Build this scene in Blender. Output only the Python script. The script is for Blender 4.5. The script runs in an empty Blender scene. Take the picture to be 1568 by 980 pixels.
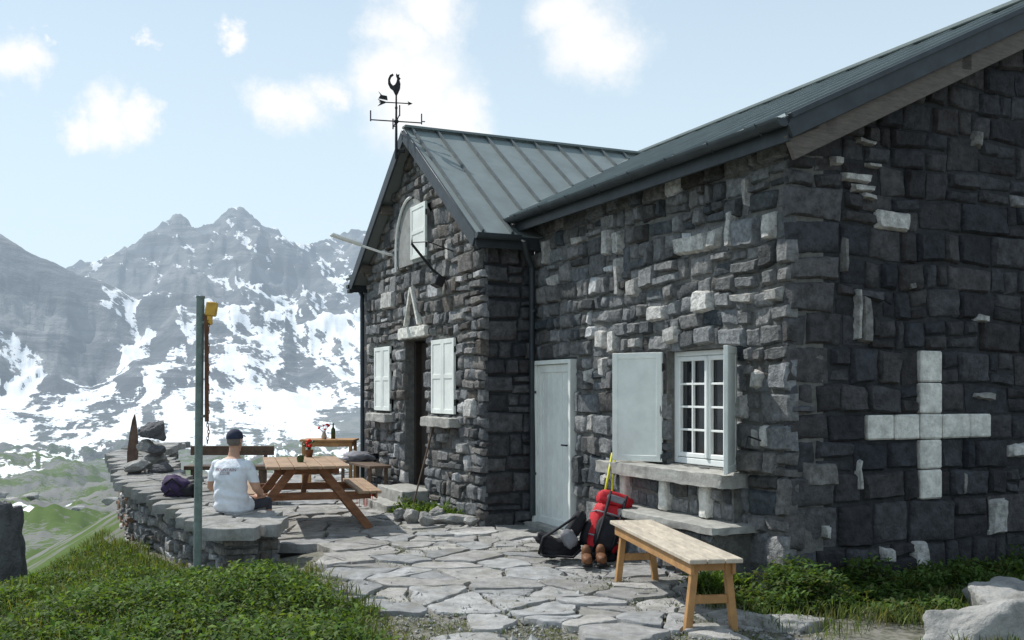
import bpy, bmesh, math, random
import numpy as np
from mathutils import Vector, Matrix, noise
from mathutils.bvhtree import BVHTree
R=random.Random(7)
scene=bpy.context.scene
scene.view_settings.view_transform='Standard'
scene.view_settings.look='None'
scene.view_settings.exposure=0
def link(o,parent=None):
    scene.collection.objects.link(o)
    if parent: o.parent=parent
    return o
def empty(name,loc=(0,0,0),rz=0):
    o=bpy.data.objects.new(name,None); o.location=loc; o.rotation_euler=(0,0,rz); o.empty_display_size=.3
    return link(o)
# ---------------------------------------------------------------- materials
def nmat(name):
    m=bpy.data.materials.new(name); m.use_nodes=True
    nt=m.node_tree; b=nt.nodes['Principled BSDF']
    return m,nt,b
def N(nt,t,**k):
    n=nt.nodes.new(t)
    for a,v in k.items(): setattr(n,a,v)
    return n
def mat(name,col,rough=.8,var=.25,scale=8,bump=.2,bscale=40,metal=0,attr=None,dist=.01,spec=.3,stretch=None,det=4,lichen=False,lth=(.56,.72)):
    m,nt,b=nmat(name); L=nt.links
    tc=N(nt,'ShaderNodeTexCoord'); src=tc.outputs['Object']
    if stretch:
        mp=N(nt,'ShaderNodeMapping'); mp.inputs['Scale'].default_value=stretch
        L.new(src,mp.inputs['Vector']); src=mp.outputs['Vector']
    n=N(nt,'ShaderNodeTexNoise'); n.inputs['Scale'].default_value=scale; n.inputs['Detail'].default_value=det
    n.inputs['Roughness'].default_value=.7
    L.new(src,n.inputs['Vector'])
    mr=N(nt,'ShaderNodeMapRange'); mr.inputs['From Min'].default_value=.3; mr.inputs['From Max'].default_value=.7
    mr.inputs['To Min'].default_value=1-var; mr.inputs['To Max'].default_value=1+var
    L.new(n.outputs['Fac'],mr.inputs['Value'])
    mx=N(nt,'ShaderNodeVectorMath',operation='SCALE')
    if attr:
        a=N(nt,'ShaderNodeAttribute'); a.attribute_name=attr
        L.new(a.outputs['Color'],mx.inputs[0])
    else: mx.inputs[0].default_value=col[:3]
    L.new(mr.outputs['Result'],mx.inputs['Scale'])
    res=mx.outputs['Vector']
    if lichen:
        n3=N(nt,'ShaderNodeTexNoise'); n3.inputs['Scale'].default_value=3.1; n3.inputs['Detail'].default_value=5; n3.inputs['Roughness'].default_value=.75
        L.new(src,n3.inputs['Vector'])
        m3=N(nt,'ShaderNodeMapRange'); m3.inputs['From Min'].default_value=lth[0]; m3.inputs['From Max'].default_value=lth[1]; m3.inputs['To Max'].default_value=.5
        L.new(n3.outputs['Fac'],m3.inputs['Value'])
        mc=N(nt,'ShaderNodeMix',data_type='RGBA'); L.new(m3.outputs['Result'],mc.inputs[0]); L.new(res,mc.inputs[6]); mc.inputs[7].default_value=(*lichen,1)
        res=mc.outputs[2]
    L.new(res,b.inputs['Base Color'])
    b.inputs['Roughness'].default_value=rough; b.inputs['Metallic'].default_value=metal
    b.inputs['Specular IOR Level'].default_value=spec
    if bump:
        n2=N(nt,'ShaderNodeTexNoise'); n2.inputs['Scale'].default_value=bscale; n2.inputs['Detail'].default_value=det
        n2.inputs['Roughness'].default_value=.7
        L.new(src,n2.inputs['Vector'])
        bp=N(nt,'ShaderNodeBump'); bp.inputs['Strength'].default_value=bump; bp.inputs['Distance'].default_value=dist
        L.new(n2.outputs['Fac'],bp.inputs['Height']); L.new(bp.outputs['Normal'],b.inputs['Normal'])
    return m
M_stone=mat('stone_blocks',(0.2,)*3,.9,.5,16,1.0,26,attr='tone',dist=.03,lichen=(.26,.265,.255))
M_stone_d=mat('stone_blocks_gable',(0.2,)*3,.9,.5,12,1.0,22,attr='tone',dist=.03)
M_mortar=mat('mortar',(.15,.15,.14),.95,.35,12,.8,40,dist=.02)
M_mortar_d=mat('mortar_shaded',(.04,.043,.047),.95,.35,12,.8,40,dist=.02)  # darker mortar copy, shade of the sunless walls put into its colour
M_flag=mat('flagstone',(0.3,)*3,.85,.36,7,.9,20,attr='tone',dist=.02,det=6,lichen=(.19,.18,.13),lth=(.50,.66))
M_white=mat('white_paint',(.80,.82,.80),.5,.06,5,.05,60,det=2)
M_shutter=mat('shutter_paint',(.74,.77,.73),.5,.12,3,.06,60,det=4)
M_cross=mat('painted_stone_white',(.66,.65,.60),.85,.30,11,.8,26,dist=.02)
M_roof=mat('roof_metal',(.19,.225,.225),.6,.14,2,.03,10,metal=.0,det=3,spec=.4)
M_dark=mat('dark_metal',(.045,.055,.062),.5,.2,5,.05,30,metal=.2,det=2)
M_seam=mat('seam_metal',(.10,.12,.125),.55,.2,5,.0,30,det=2)
M_fascia=mat('brown_fascia',(.12,.105,.09),.7,.3,6,.3,30,stretch=(1,1,6))
M_iron=mat('iron',(.03,.03,.032),.55,.2,20,.1,60,metal=.4,det=2)
M_pole=mat('galvanised_pole',(.18,.225,.21),.55,.25,14,.1,60,metal=.3,det=3)
M_wood=mat('orange_wood',(.25,.115,.058),.65,.35,6,.25,30,stretch=(1,1,4))
M_woodt=mat('table_top_wood',(.33,.22,.14),.65,.3,6,.25,30)
M_pine=mat('pine_wood',(.40,.22,.09),.6,.25,6,.2,40)
M_pale=mat('weathered_wood',(.47,.41,.33),.7,.25,5,.25,40,stretch=(4,1,1))
M_dkwood=mat('dark_wood',(.12,.08,.055),.7,.3,8,.3,30)
M_doorw=mat('shaded_door_wood',(.035,.028,.024),.7,.3,8,.3,30)  # near-black colour stands in for the shade of the recessed doorway
M_rock=mat('boulder',(.33,.325,.31),.9,.4,5,.9,14,dist=.04,lichen=(.14,.14,.12),det=6)
M_rockd=mat('boulder_dark',(.12,.12,.125),.9,.4,5,.9,18,dist=.04)
M_rust=mat('rusty_slate',(.13,.085,.065),.9,.4,9,.6,25)
M_slab=mat('sill_concrete',(.34,.335,.31),.9,.3,8,.7,30,lichen=(.16,.15,.13))
M_plaster=mat('pale_plaster',(.27,.275,.265),.9,.25,6,.3,30)
M_glass=mat('window_glass',(.012,.015,.018),.08,.1,2,0,1,spec=.6,det=1)
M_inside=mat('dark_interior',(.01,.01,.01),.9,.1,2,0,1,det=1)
M_red=mat('red_fabric',(.50,.02,.03),.7,.2,12,.35,60)
M_black=mat('black_fabric',(.018,.018,.022),.75,.3,12,.35,60)
M_grey=mat('grey_fabric',(.22,.22,.24),.75,.2,12,.35,60)
M_yel=mat('yellow_green_pole',(.62,.60,.03),.5,.1,12,0,60,det=1)
M_purple=mat('purple_fabric',(.05,.03,.08),.75,.3,12,.3,60)
M_leather=mat('boot_leather',(.15,.065,.03),.6,.3,14,.3,50)
M_skin=mat('skin',(.50,.29,.20),.55,.08,10,.05,80,det=2)
M_shirt=mat('white_cotton',(.72,.75,.80),.85,.05,8,.5,14,dist=.03)
M_navy=mat('navy_cap',(.03,.036,.065),.8,.2,20,.2,90)
M_hair=mat('grey_brown_hair',(.16,.14,.125),.7,.3,60,.5,150)
M_short=mat('dark_shorts',(.05,.055,.07),.8,.2,10,.2,50)
M_text=mat('shirt_print',(.30,.16,.17),.8,.1,10,0,50,det=1)
M_ylw=mat('yellow_plastic',(.62,.36,.06),.5,.2,10,0,50,det=1)
M_flower=mat('red_petals',(.65,.02,.015),.6,.15,10,0,50,det=1)
M_bottle=mat('green_bottle',(.05,.08,.03),.2,.1,10,0,50,det=1)
M_eye=mat('eye',(.03,.02,.015),.3,.1,10,0,50,det=1)
def leafmat():
    m,nt,b=nmat('leaves'); L=nt.links
    a=N(nt,'ShaderNodeAttribute'); a.attribute_name='tone'
    L.new(a.outputs['Color'],b.inputs['Base Color']); b.inputs['Roughness'].default_value=.65; b.inputs['Specular IOR Level'].default_value=.2
    t=N(nt,'ShaderNodeBsdfTranslucent'); s=N(nt,'ShaderNodeVectorMath',operation='MULTIPLY'); L.new(a.outputs['Color'],s.inputs[0]); s.inputs[1].default_value=(1.5,1.35,.6)
    L.new(s.outputs[0],t.inputs['Color']); mx=N(nt,'ShaderNodeMixShader'); mx.inputs[0].default_value=.38
    L.new(b.outputs[0],mx.inputs[1]); L.new(t.outputs[0],mx.inputs[2]); L.new(mx.outputs[0],nt.nodes['Material Output'].inputs['Surface'])
    return m
M_green=leafmat()
# ---------------------------------------------------------------- mesh builder
class MB:
    def __init__(s): s.v=[];s.f=[];s.m=[];s.c=[]
    def add(s,v,f,mi=0,c=None):
        o=len(s.v); s.v+= [tuple(p) for p in v]; s.f+=[tuple(i+o for i in q) for q in f]; s.m+=[mi]*len(f)
        s.c+=[c if c else (.2,.2,.2)]*len(v)
    def box(s,c,size,rot=None,mi=0,bev=.006,mul=None):
        bm=bmesh.new(); bmesh.ops.create_cube(bm,size=1)
        bmesh.ops.scale(bm,vec=size,verts=bm.verts)
        if bev: bmesh.ops.bevel(bm,geom=bm.edges[:],offset=min(bev,min(size)*.3),segments=1,affect='EDGES')
        M=Matrix.Translation(c)
        if rot is not None: M=M@rot.to_4x4()
        bm.verts.index_update()
        s.add([M@v.co for v in bm.verts],[[v.index for v in f.verts] for f in bm.faces],mi); bm.free()
    def beam(s,a,b,w,h,mi=0,bev=.005,up=(0,0,1)):
        a=Vector(a);b=Vector(b);d=b-a;L=d.length;y=d.normalized();x=y.cross(Vector(up)).normalized();z=x.cross(y)
        s.box((a+b)/2,(w,L,h),Matrix((x,y,z)).transposed(),mi,bev)
    def tube(s,pts,rs,mi=0,n=10,cap=True,sx=1):
        pts=[Vector(p) for p in pts]
        if not hasattr(rs,'__len__'): rs=[rs]*len(pts)
        vs=[];k=len(pts)
        d0=(pts[1]-pts[0]).normalized(); ref=Vector((0,0,1)) if abs(d0.z)<.9 else Vector((1,0,0))
        for i,p in enumerate(pts):
            d=(pts[min(i+1,k-1)]-pts[max(i-1,0)]).normalized()
            x=d.cross(ref).normalized(); y=d.cross(x)
            for j in range(n):
                a=2*math.pi*j/n; vs.append(p+rs[i]*(x*math.cos(a)*sx+y*math.sin(a)))
        fs=[[i*n+j,i*n+(j+1)%n,(i+1)*n+(j+1)%n,(i+1)*n+j] for i in range(k-1) for j in range(n)]
        if cap: fs+=[list(range(n))[::-1],[(k-1)*n+j for j in range(n)]]
        s.add(vs,fs,mi)
    def ell(s,c,r,mi=0,rot=None,p=1.0,nu=20,nv=12,nz=0,ns=5,seed=0,col=None):
        vs=[]
        def sp(x): return math.copysign(abs(x)**p,x)
        M=rot.to_3x3() if rot is not None else Matrix.Identity(3)
        for i in range(nv+1):
            th=math.pi*i/nv-math.pi/2
            for j in range(nu):
                a=2*math.pi*j/nu
                q=Vector((sp(math.cos(th))*sp(math.cos(a)),sp(math.cos(th))*sp(math.sin(a)),sp(math.sin(th))))
                if nz: q*=1+nz*noise.noise(q*ns+Vector((seed,seed*2.3,0)))
                q=Vector((q.x*r[0],q.y*r[1],q.z*r[2])); vs.append(Vector(c)+M@q)
        fs=[[i*nu+j,i*nu+(j+1)%nu,(i+1)*nu+(j+1)%nu,(i+1)*nu+j] for i in range(nv) for j in range(nu)]
        s.add(vs,fs,mi,col)
    def build(s,name,mats,parent=None,smooth=False,tone=False,autos=None):
        me=bpy.data.meshes.new(name); me.from_pydata(s.v,[],s.f)
        for m in mats: me.materials.append(m)
        me.polygons.foreach_set('material_index',s.m)
        if smooth: me.polygons.foreach_set('use_smooth',[True]*len(s.f))
        if tone:
            a=me.color_attributes.new('tone','FLOAT_COLOR','POINT')
            a.data.foreach_set('color',np.array([(c[0],c[1],c[2],1) for c in s.c],dtype=np.float32).ravel())
        me.update()
        if autos: me.set_sharp_from_angle(angle=math.radians(autos))
        return link(bpy.data.objects.new(name,me),parent)
def V(*a): return Vector(a)
# ---------------------------------------------------------------- stone walls
def stone_wall(name,P,s0,s1,z0,z1,rowh,colw,tonef,white=(),openings=(),ztop=None,depth=(.015,.05),parent=None,seed=1,warp=.02,material=None,irr=.020):
    r=random.Random(seed); mb=MB(); bl=[]
    bounds=sorted({o[2] for o in openings}|{o[3] for o in openings})
    z=z0
    while z<z1-.02:
        h=r.uniform(*rowh)
        for b in bounds:
            if z+.07<b<z+h+.06: h=b-z;break
        if z1-z-h<.08: h=z1-z
        segs=[(s0,s1)]
        for o in openings:
            if o[2]<z+h-.03 and o[3]>z+.03:
                ns=[]
                for a,b in segs:
                    if o[1]<=a or o[0]>=b: ns.append((a,b));continue
                    if o[0]>a+.02: ns.append((a,o[0]))
                    if o[1]<b-.02: ns.append((o[1],b))
                segs=ns
        for a,b in segs:
            s=a
            while s<b-.01:
                w=r.uniform(*colw)*(.75+.8*h/rowh[1]*.5)
                if r.random()<.18: w*=.5
                if b-s-w<.1: w=b-s
                q=r.random()
                if h>rowh[0]*1.25 and q<.30:
                    k=r.uniform(.35,.65)*h; bl.append([s,s+w,z,z+k,0])
                    if w>.28 and r.random()<.5:
                        m_=r.uniform(.35,.65)*w; bl.append([s,s+m_,z+k,z+h,0]); bl.append([s+m_,s+w,z+k,z+h,0])
                    else: bl.append([s,s+w,z+k,z+h,0])
                elif w>.3 and q<.42:
                    k=r.uniform(.3,.7)*w; bl.append([s,s+k,z,z+h,0]); bl.append([s+k,s+w,z,z+h,0])
                else: bl.append([s,s+w,z,z+h,0])
                s+=w
        z+=h
    keep=[]
    for q in bl:
        a,b,c,d,_=q; cut=False
        for (ws,wz,ww,wh,wg) in white:
            if ws-ww/2-.01<(a+b)/2<ws+ww/2+.01 and wz-wh/2-.01<(c+d)/2<wz+wh/2+.01: cut=True
        keep.append([a,b,c,d,-1] if cut else q)
    bl=keep+[[ws-ww/2,ws+ww/2,wz-wh/2,wz+wh/2,wg] for (ws,wz,ww,wh,wg) in white]
    for bi,(a,b,c,d,wg) in enumerate(bl):
        cx,cz=(a+b)/2,(c+d)/2
        if ztop and c>ztop(cx)-.05: continue
        if wg>0:
            g_=wg*r.uniform(.92,1.06); col=(g_,g_*.985,g_*.94)
        else: col=tonef(r,cx,cz)
        g=.005+.008*r.random() if wg<=0 else 0
        a+=g;b-=g;c+=g;d-=g
        dep=r.uniform(*depth)
        if wg>0: dep=depth[1]+.012
        if wg<0: dep=depth[0]*.5
        jit=[(r.uniform(-irr,irr),r.uniform(-irr,irr)) for _ in range(4)]
        e=min(.024,(b-a)*.2,(d-c)*.2)
        ni=max(1,int((b-a)/.06)); nj=max(1,int((d-c)/.06))
        def lin(p0,p1,n):
            o=[(p0,-1),(p0+e*.2,0),(p0+e,1)]
            for i in range(1,n): o.append((p0+e+(p1-p0-2*e)*i/n,2))
            o+= [(p1-e,1),(p1-e*.2,0),(p1,-1)]
            return o
        S=lin(a,b,ni);Z=lin(c,d,nj); vs=[]
        tx,tz=r.uniform(-.07,.07),r.uniform(-.10,.10)
        for (zz,kz) in Z:
            for (ss,ks) in S:
                k=min(kz,ks)
                fu=(ss-a)/(b-a);fv=(zz-c)/(d-c)
                js=(jit[0][0]*(1-fu)+jit[1][0]*fu)*(1-fv)+(jit[2][0]*(1-fu)+jit[3][0]*fu)*fv
                jz=(jit[0][1]*(1-fu)+jit[1][1]*fu)*(1-fv)+(jit[2][1]*(1-fu)+jit[3][1]*fu)*fv
                n1=noise.noise(V(ss*9,zz*9,seed*3+bi))+.5*noise.noise(V(ss*22,zz*22,seed*3+bi))
                if k==-1: dd=-.05
                elif k==0: dd=dep*.3
                else: dd=dep+(ss-cx)*tx+(zz-cz)*tz+n1*.026*(1 if k==2 else .6)
                wz_=warp*noise.noise(V(ss*1.3,zz*1.3,seed)); ws_=warp*noise.noise(V(ss*1.3,zz*1.3,seed+9))
                ew=.010*noise.noise(V(ss*14,zz*14,bi)) if k<2 else 0
                fz=zz+jz+wz_+ew
                if ztop: fz=min(fz,ztop(ss))
                vs.append(P(ss+js+ws_+ew,fz,dd))
        w=len(S);fs=[[j*w+i,j*w+i+1,(j+1)*w+i+1,(j+1)*w+i] for j in range(len(Z)-1) for i in range(w-1)]
        mb.add(vs,fs,0,col)
    return mb.build(name,[material or M_stone],parent,smooth=True,tone=True,autos=50)
def backing(name,P,s0,s1,z0,ztop,openings,m,parent,thick=.35,d0=-.004,extra=()):
    mb=MB(); bp=sorted({s0,s1}|{o[0] for o in openings}|{o[1] for o in openings}|set(extra))
    bp=[b for b in bp if s0<=b<=s1]
    for a,b in zip(bp[:-1],bp[1:]):
        c=(a+b)/2; cuts=sorted([(o[2],o[3]) for o in openings if o[0]<=c<=o[1]])
        z=z0; pcs=[]
        for q in cuts:
            if q[0]>z: pcs.append((z,q[0],q[0]))
            z=q[1]
        pcs.append((z,ztop(a),ztop(b)))
        for (zl,za,zb) in pcs:
            v=[P(a,zl,d0),P(b,zl,d0),P(b,zb,d0),P(a,za,d0),P(a,zl,-thick),P(b,zl,-thick),P(b,zb,-thick),P(a,za,-thick)]
            mb.add(v,[(0,1,2,3),(5,4,7,6),(4,0,3,7),(1,5,6,2),(3,2,6,7),(4,5,1,0)])
    return mb.build(name,[m],parent)
# ================================================================ HOUSE (local frame: x into gable wall, y along terrace wall)
house=empty('stone_mountain_hut',(2.287,8.42,0),math.radians(24.77))
def tA(r,s,z):
    g=r.uniform(.12,.24)
    if r.random()<.25: g=r.uniform(.06,.11)
    if r.random()<.03: g=.5*r.uniform(.85,1.1)
    w=r.uniform(-.014,.004)
    return (g+w,g,g-w*.8)
def tB(r,s,z):  # stone colour darkened to carry the shade on these walls
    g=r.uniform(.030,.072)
    if s<.40: g*=1.5  # lighter tone painted in for sunlit quoins at the corner
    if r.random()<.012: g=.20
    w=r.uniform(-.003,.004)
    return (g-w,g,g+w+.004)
def tW(r,s,z):
    g=r.uniform(.12,.24)
    if r.random()<.2: g=r.uniform(.07,.12)
    if r.random()<.035: g=.45
    w=r.uniform(-.010,.014)
    return (g+w,g,g-w)
PA=lambda s,z,d: V(-d,s,z)
PB=lambda s,z,d: V(s,-d,z)
PW=lambda s,z,d: V(-.69-d,s,z)
PS=lambda s,z,d: V(s,4.79-d,z)
rz=lambda u: 3.9225+.475*u
ztA=lambda s:3.84
ztB=lambda u: (rz(u) if u<=3.3 else rz(6.6-u))-.10
ztW=lambda y: 5.36-.706*abs(y-7.16)-.07
opA=[(.72,1.82,.92,2.02),(3.69,4.70,-.3,2.02)]
whA=[(1.18,2.44,.26,.22,.62),(1.95,2.41,.30,.16,.55),(1.36,3.01,.5,.19,.55),(.74,3.07,.12,.32,.52),(.21,3.02,.13,.22,.55),(1.0,3.02,.17,.18,.5),(2.91,3.23,.15,.27,.5),(2.70,3.2,.15,.25,.45),(3.05,2.19,.2,.22,.55),(2.8,2.17,.18,.26,.6),(3.35,1.8,.15,.16,.5),(4.23,2.93,.2,.14,.45),(.60,1.50,.13,.19,.55),(.38,1.73,.11,.15,.55),(2.4,2.7,.2,.18,.4),(2.95,.66,.14,.14,.5),(.27,1.26,.08,.2,.6),(.40,1.25,.07,.16,.5),(2.68,2.85,.10,.40,.45),(3.25,1.28,.14,.2,.4),(3.0,1.9,.14,.22,.5),(1.70,2.18,.22,.16,.5),(.15,2.45,.2,.12,.36),(.55,2.45,.3,.08,.4),(4.4,3.3,.12,.3,.35),(3.55,3.35,.25,.1,.4),(.5,3.35,.1,.25,.4),(2.35,2.12,.16,.14,.35)]
whB=[(1.084,3.12,.40,.18,.50),(.68,3.43,.28,.06,.45),(.74,3.35,.24,.06,.48),(.80,3.28,.14,.05,.42),(.45,3.56,.13,.09,.42),(.78,3.74,.18,.05,.3),(.86,3.56,.14,.05,.38),(.70,2.27,.05,.42,.34),(.80,2.24,.11,.42,.20),(.30,.93,.34,.19,.17),(.72,.9,.07,.26,.42),(2.39,.47,.2,.33,.45),(2.15,2.28,.15,.08,.42),(1.04,.21,.17,.14,.42),(1.42,.18,.18,.26,.42),(2.62,1.1,.25,.12,.5),(2.2,1.58,.22,.05,.3),(1.95,.8,.06,.2,.25),(1.3,2.55,.1,.06,.16),(2.1,3.9,.12,.15,.2),(.55,2.75,.05,.3,.16),(3.4,2.2,.3,.2,.2),(.35,.45,.07,.12,.4)]
stone_wall('wall_stones_terrace',PA,-.035,4.79,-.3,3.84,(.15,.31),(.17,.42),tA,whA,opA,ztA,(.012,.07),house,11,.035)
backing('wall_core_terrace',PA,0,4.79,-.6,ztA,opA,M_mortar,house)
opC=[(.79,2.285,1.20,1.43),(1.40,1.665,.67,1.20),(1.40,1.665,1.43,1.99)]
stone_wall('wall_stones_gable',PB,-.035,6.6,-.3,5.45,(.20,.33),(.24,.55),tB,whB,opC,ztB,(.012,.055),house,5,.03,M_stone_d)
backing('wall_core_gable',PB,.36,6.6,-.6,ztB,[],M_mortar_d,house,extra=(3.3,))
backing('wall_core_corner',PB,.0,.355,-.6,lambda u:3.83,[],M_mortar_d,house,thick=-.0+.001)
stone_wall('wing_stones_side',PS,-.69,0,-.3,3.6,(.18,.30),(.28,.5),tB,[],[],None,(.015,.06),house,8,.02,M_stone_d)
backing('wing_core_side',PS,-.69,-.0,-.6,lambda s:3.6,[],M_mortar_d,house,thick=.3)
opW=[(5.62,6.48,1.33,2.33),(6.76,7.74,.25,2.38),(8.29,9.10,1.33,2.33),(6.60,7.22,3.5,4.25)]
whW=[(5.15,1.41,.25,.24,.5),(5.4,.9,.28,.15,.45),(8.42,3.03,.62,.26,.45),(5.85,3.45,.15,.25,.45),(5.5,2.6,.3,.1,.35),(6.1,1.0,.25,.14,.3),(8.0,1.9,.2,.15,.35),(9.35,2.3,.2,.2,.35),(7.9,4.1,.25,.12,.3)]
stone_wall('wing_stones_front',PW,4.755,9.67,-.3,5.36,(.14,.27),(.17,.42),tW,whW,opW,ztW,(.012,.07),house,21,.035)
backing('wing_core_front',PW,5.1,9.67,-.6,ztW,opW,M_mortar,house,extra=(7.16,))
backing('wing_core_front_end',PW,4.80,5.095,-.6,ztW,[],M_mortar,house)
mb=MB()
mb.box((3.3,12.1,1.5),(6.6,.3,4.5)); mb.box((6.45,6.2,1.6),(.3,11.5,4.4)); mb.box((-.35,9.62,1.5),(.62,.1,4.1)); mb.box((.15,10.8,1.6),(.3,2.3,4.4))
mb.build('wall_core_rear',[M_mortar_d],house)
mb=MB()
for (a,b,c,d) in [(.80,1.095,1.205,1.425),(1.10,1.397,1.205,1.425),(1.402,1.663,1.205,1.425),(1.668,2.0,1.205,1.425),(2.005,2.275,1.205,1.425),(1.405,1.66,.94,1.20),(1.405,1.66,.675,.935),(1.405,1.66,1.43,1.70),(1.405,1.66,1.705,1.985)]:
    j=[R.uniform(-.006,.006) for _ in range(4)]
    mb.box(((a+b)/2,0,(c+d)/2),(b-a-.004+j[0],.10+R.uniform(0,.014),d-c-.004+j[1]),Matrix.Rotation(R.uniform(-.012,.012),3,'Y'),0,.014)
mb.build('white_stone_cross',[M_cross],house)
def slab(mb,q,t,mi=0):
    q=[Vector(p) for p in q]; n=(q[1]-q[0]).cross(q[-1]-q[0]).normalized()
    if n.z<0: n=-n
    k=len(q); v=q+[p-n*t for p in q]
    mb.add(v,[list(range(k)),[k+i for i in range(k)][::-1]]+[[i,k+i,k+(i+1)%k,(i+1)%k] for i in range(k)],mi)
mb=MB()
slab(mb,[(-.3,-.34,3.78),(-.3,12.4,3.78),(3.3,12.4,5.49),(3.3,-.34,5.49)],.05)
slab(mb,[(3.303,-.34,5.49),(3.303,12.4,5.49),(6.9,12.4,3.78),(6.9,-.34,3.78)],.05)
y=-.30
while y<12.3:
    mb.beam((-.29,y,3.80),(3.3,y,5.505),.025,.035,0,0); y+=.52
mb.beam((3.3,-.35,5.51),(3.3,12.4,5.51),.2,.04,0,.005)
mb.build('roof_main',[M_roof],house)
mb=MB()
slab(mb,[(-.9,4.54,3.511),(.35,4.54,3.511),(3.3,7.16,5.36),(-.9,7.16,5.36)],.05)
slab(mb,[(-.9,7.163,5.36),(3.3,7.163,5.36),(.35,9.89,3.435),(-.9,9.89,3.435)],.05)
mb.beam((-.91,7.16,5.385),(3.05,7.16,5.385),.14,.035,0,.005)
mb.beam((-.28,4.93,3.80),(3.02,7.14,5.37),.16,.012,0,0)
mb.build('roof_wing',[M_roof],house)
mb=MB(); x=-.80
while x<2.9:
    ys=4.55 if x<-.3 else 4.54+(rz(x)-3.511)/.706+.0
    mb.beam((x,ys,3.511+.706*(ys-4.54)+.020),(x,7.12,5.357),.026,.046,0,0,up=(0,0,1))
    mb.beam((x,7.20,5.355),(x,9.86,3.475),.024,.042,0,0); x+=.385
mb.build('roof_standing_seams',[M_seam],house)
mb=MB()
mb.beam((-.31,-.345,3.68),(3.32,-.345,5.405),.03,.17,0,.004)
mb.beam((-.31,-.37,3.765),(3.32,-.37,5.49),.05,.045,0,.004)
mb.beam((3.32,-.345,5.405),(6.92,-.345,3.68),.03,.17,0,.004)
mb.beam((-.915,4.53,3.42),(-.915,7.16,5.275),.03,.17,0,.004,up=(0,0,1))
mb.beam((-.915,7.16,5.275),(-.915,9.90,3.345),.03,.17,0,.004)
mb.box((-.28,2.27,3.66),(.03,5.2,.16),None,0,.004)
mb.box((-.30,4.555,3.42),(1.16,.03,.15),None,0,.004)
mb.box((-.45,9.88,3.35),(.9,.03,.15),None,0,.004)
def gutter(p0,p1,r):
    p0=V(*p0);p1=V(*p1);d=(p1-p0).normalized();x=d.cross(V(0,0,1));n=9;vs=[]
    for p in (p0,p1):
        for rr in (r,r-.006):
            for j in range(n):
                a=math.pi+math.pi*j/(n-1); vs.append(p+x*math.cos(a)*rr+V(0,0,1)*math.sin(a)*rr)
    fs=[]
    for j in range(n-1):
        fs.append((j,j+1,2*n+j+1,2*n+j)); fs.append((n+j,3*n+j,3*n+j+1,n+j+1))
    mb.add(vs,fs); mb.add([vs[j] for j in range(n)],[list(range(n))]); mb.add([vs[2*n+j] for j in range(n)],[list(range(n))[::-1]])
gutter((-.365,-.36,3.745),(-.365,4.80,3.745),.065)
gutter((-.93,4.46,3.50),(-.36,4.46,3.50),.065)
gutter((-.95,9.97,3.40),(.3,9.97,3.40),.065)
for y in np.arange(-.1,4.8,.65): mb.tube([(-.29,y,3.77),(-.37,y,3.66),(-.445,y,3.75)],.006,0,5)
mb.tube([(-.30,4.46,3.45),(-.22,4.55,3.3),(-.1,4.66,3.15),(-.085,4.66,.1)],.038,0,10)
for z in (.6,1.6,2.6): mb.tube([(-.085,4.66,z),(-.085,4.66,z+.03)],.045,0,10)
mb.tube([(-.75,9.99,3.36),(-.72,9.85,3.22),(-.75,9.76,3.1),(-.75,9.74,.1)],.035,0,10)
mb.build('gutters_and_verges',[M_dark],house,autos=40)
mb=MB()
slab(mb,[(-.27,-.32,3.62),(-.27,4.76,3.62),(.02,4.76,3.74),(.02,-.32,3.74)],.02)
mb.beam((-.26,-.30,3.535),(3.3,-.30,5.235),.04,.20,0,.004)
mb.beam((3.3,-.30,5.235),(6.9,-.30,3.535),.04,.20,0,.004)
slab(mb,[(-.26,-.3,3.62),(-.26,.0,3.62),(3.3,.0,5.31),(3.3,-.3,5.31)],.02)
for yy in (5.0,6.1,7.16,8.3,9.4):
    zz=5.36-.706*abs(yy-7.16)-.17
    mb.box((-.78,yy,zz),(.22,.09,.12),None,0,.004)
for xx in (.1,1.6,3.2): mb.box((xx+.05,-.17,rz(xx)-.22),(.12,.3,.14),None,0,.004)
mb.build('soffit_boards',[M_fascia],house)
def sash(mb,y0,y1,z0,z1,x,nc,nr):
    f=.045
    mb.box((x,y0+f/2,(z0+z1)/2),(.045,f,z1-z0));mb.box((x,y1-f/2,(z0+z1)/2),(.045,f,z1-z0))
    mb.box((x,(y0+y1)/2,z0+f/2+.0),(.041,y1-y0-2*f,f));mb.box((x,(y0+y1)/2,z1-f/2),(.041,y1-y0-2*f,f))
    for i in range(1,nc):
        yy=y0+f+(y1-y0-2*f)*i/nc; mb.box((x-.002,yy,(z0+z1)/2),(.028,.02,z1-z0-2*f),None,0,.002)
    for i in range(1,nr):
        zz=z0+f+(z1-z0-2*f)*i/nr; mb.box((x-.001,(y0+y1)/2,zz),(.024,y1-y0-2*f,.02),None,0,.002)
mb=MB()
x=.11
mb.box((x+.01,.745,1.47),(.07,.05,1.09));mb.box((x+.01,1.795,1.47),(.07,.05,1.09))
mb.box((x+.01,1.27,1.99),(.066,1.0,.05));mb.box((x+.01,1.27,.955),(.066,1.0,.06))
sash(mb,.775,1.267,.99,1.962,x-.005,2,4);sash(mb,1.273,1.765,.99,1.962,x-.005,2,4)
mb.box((x-.035,1.27,1.47),(.02,.04,.95))
mb.build('window_frame',[M_white],house)
mb=MB(); mb.box((x+.02,1.27,1.47),(.006,1.0,1.0),None,0,0)
mb.build('window_panes',[M_glass],house)
mb=MB(); mb.box((.6,1.27,1.3),(.02,2.4,2.4),None,0,0); mb.build('room_interior',[M_inside],house)
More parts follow.
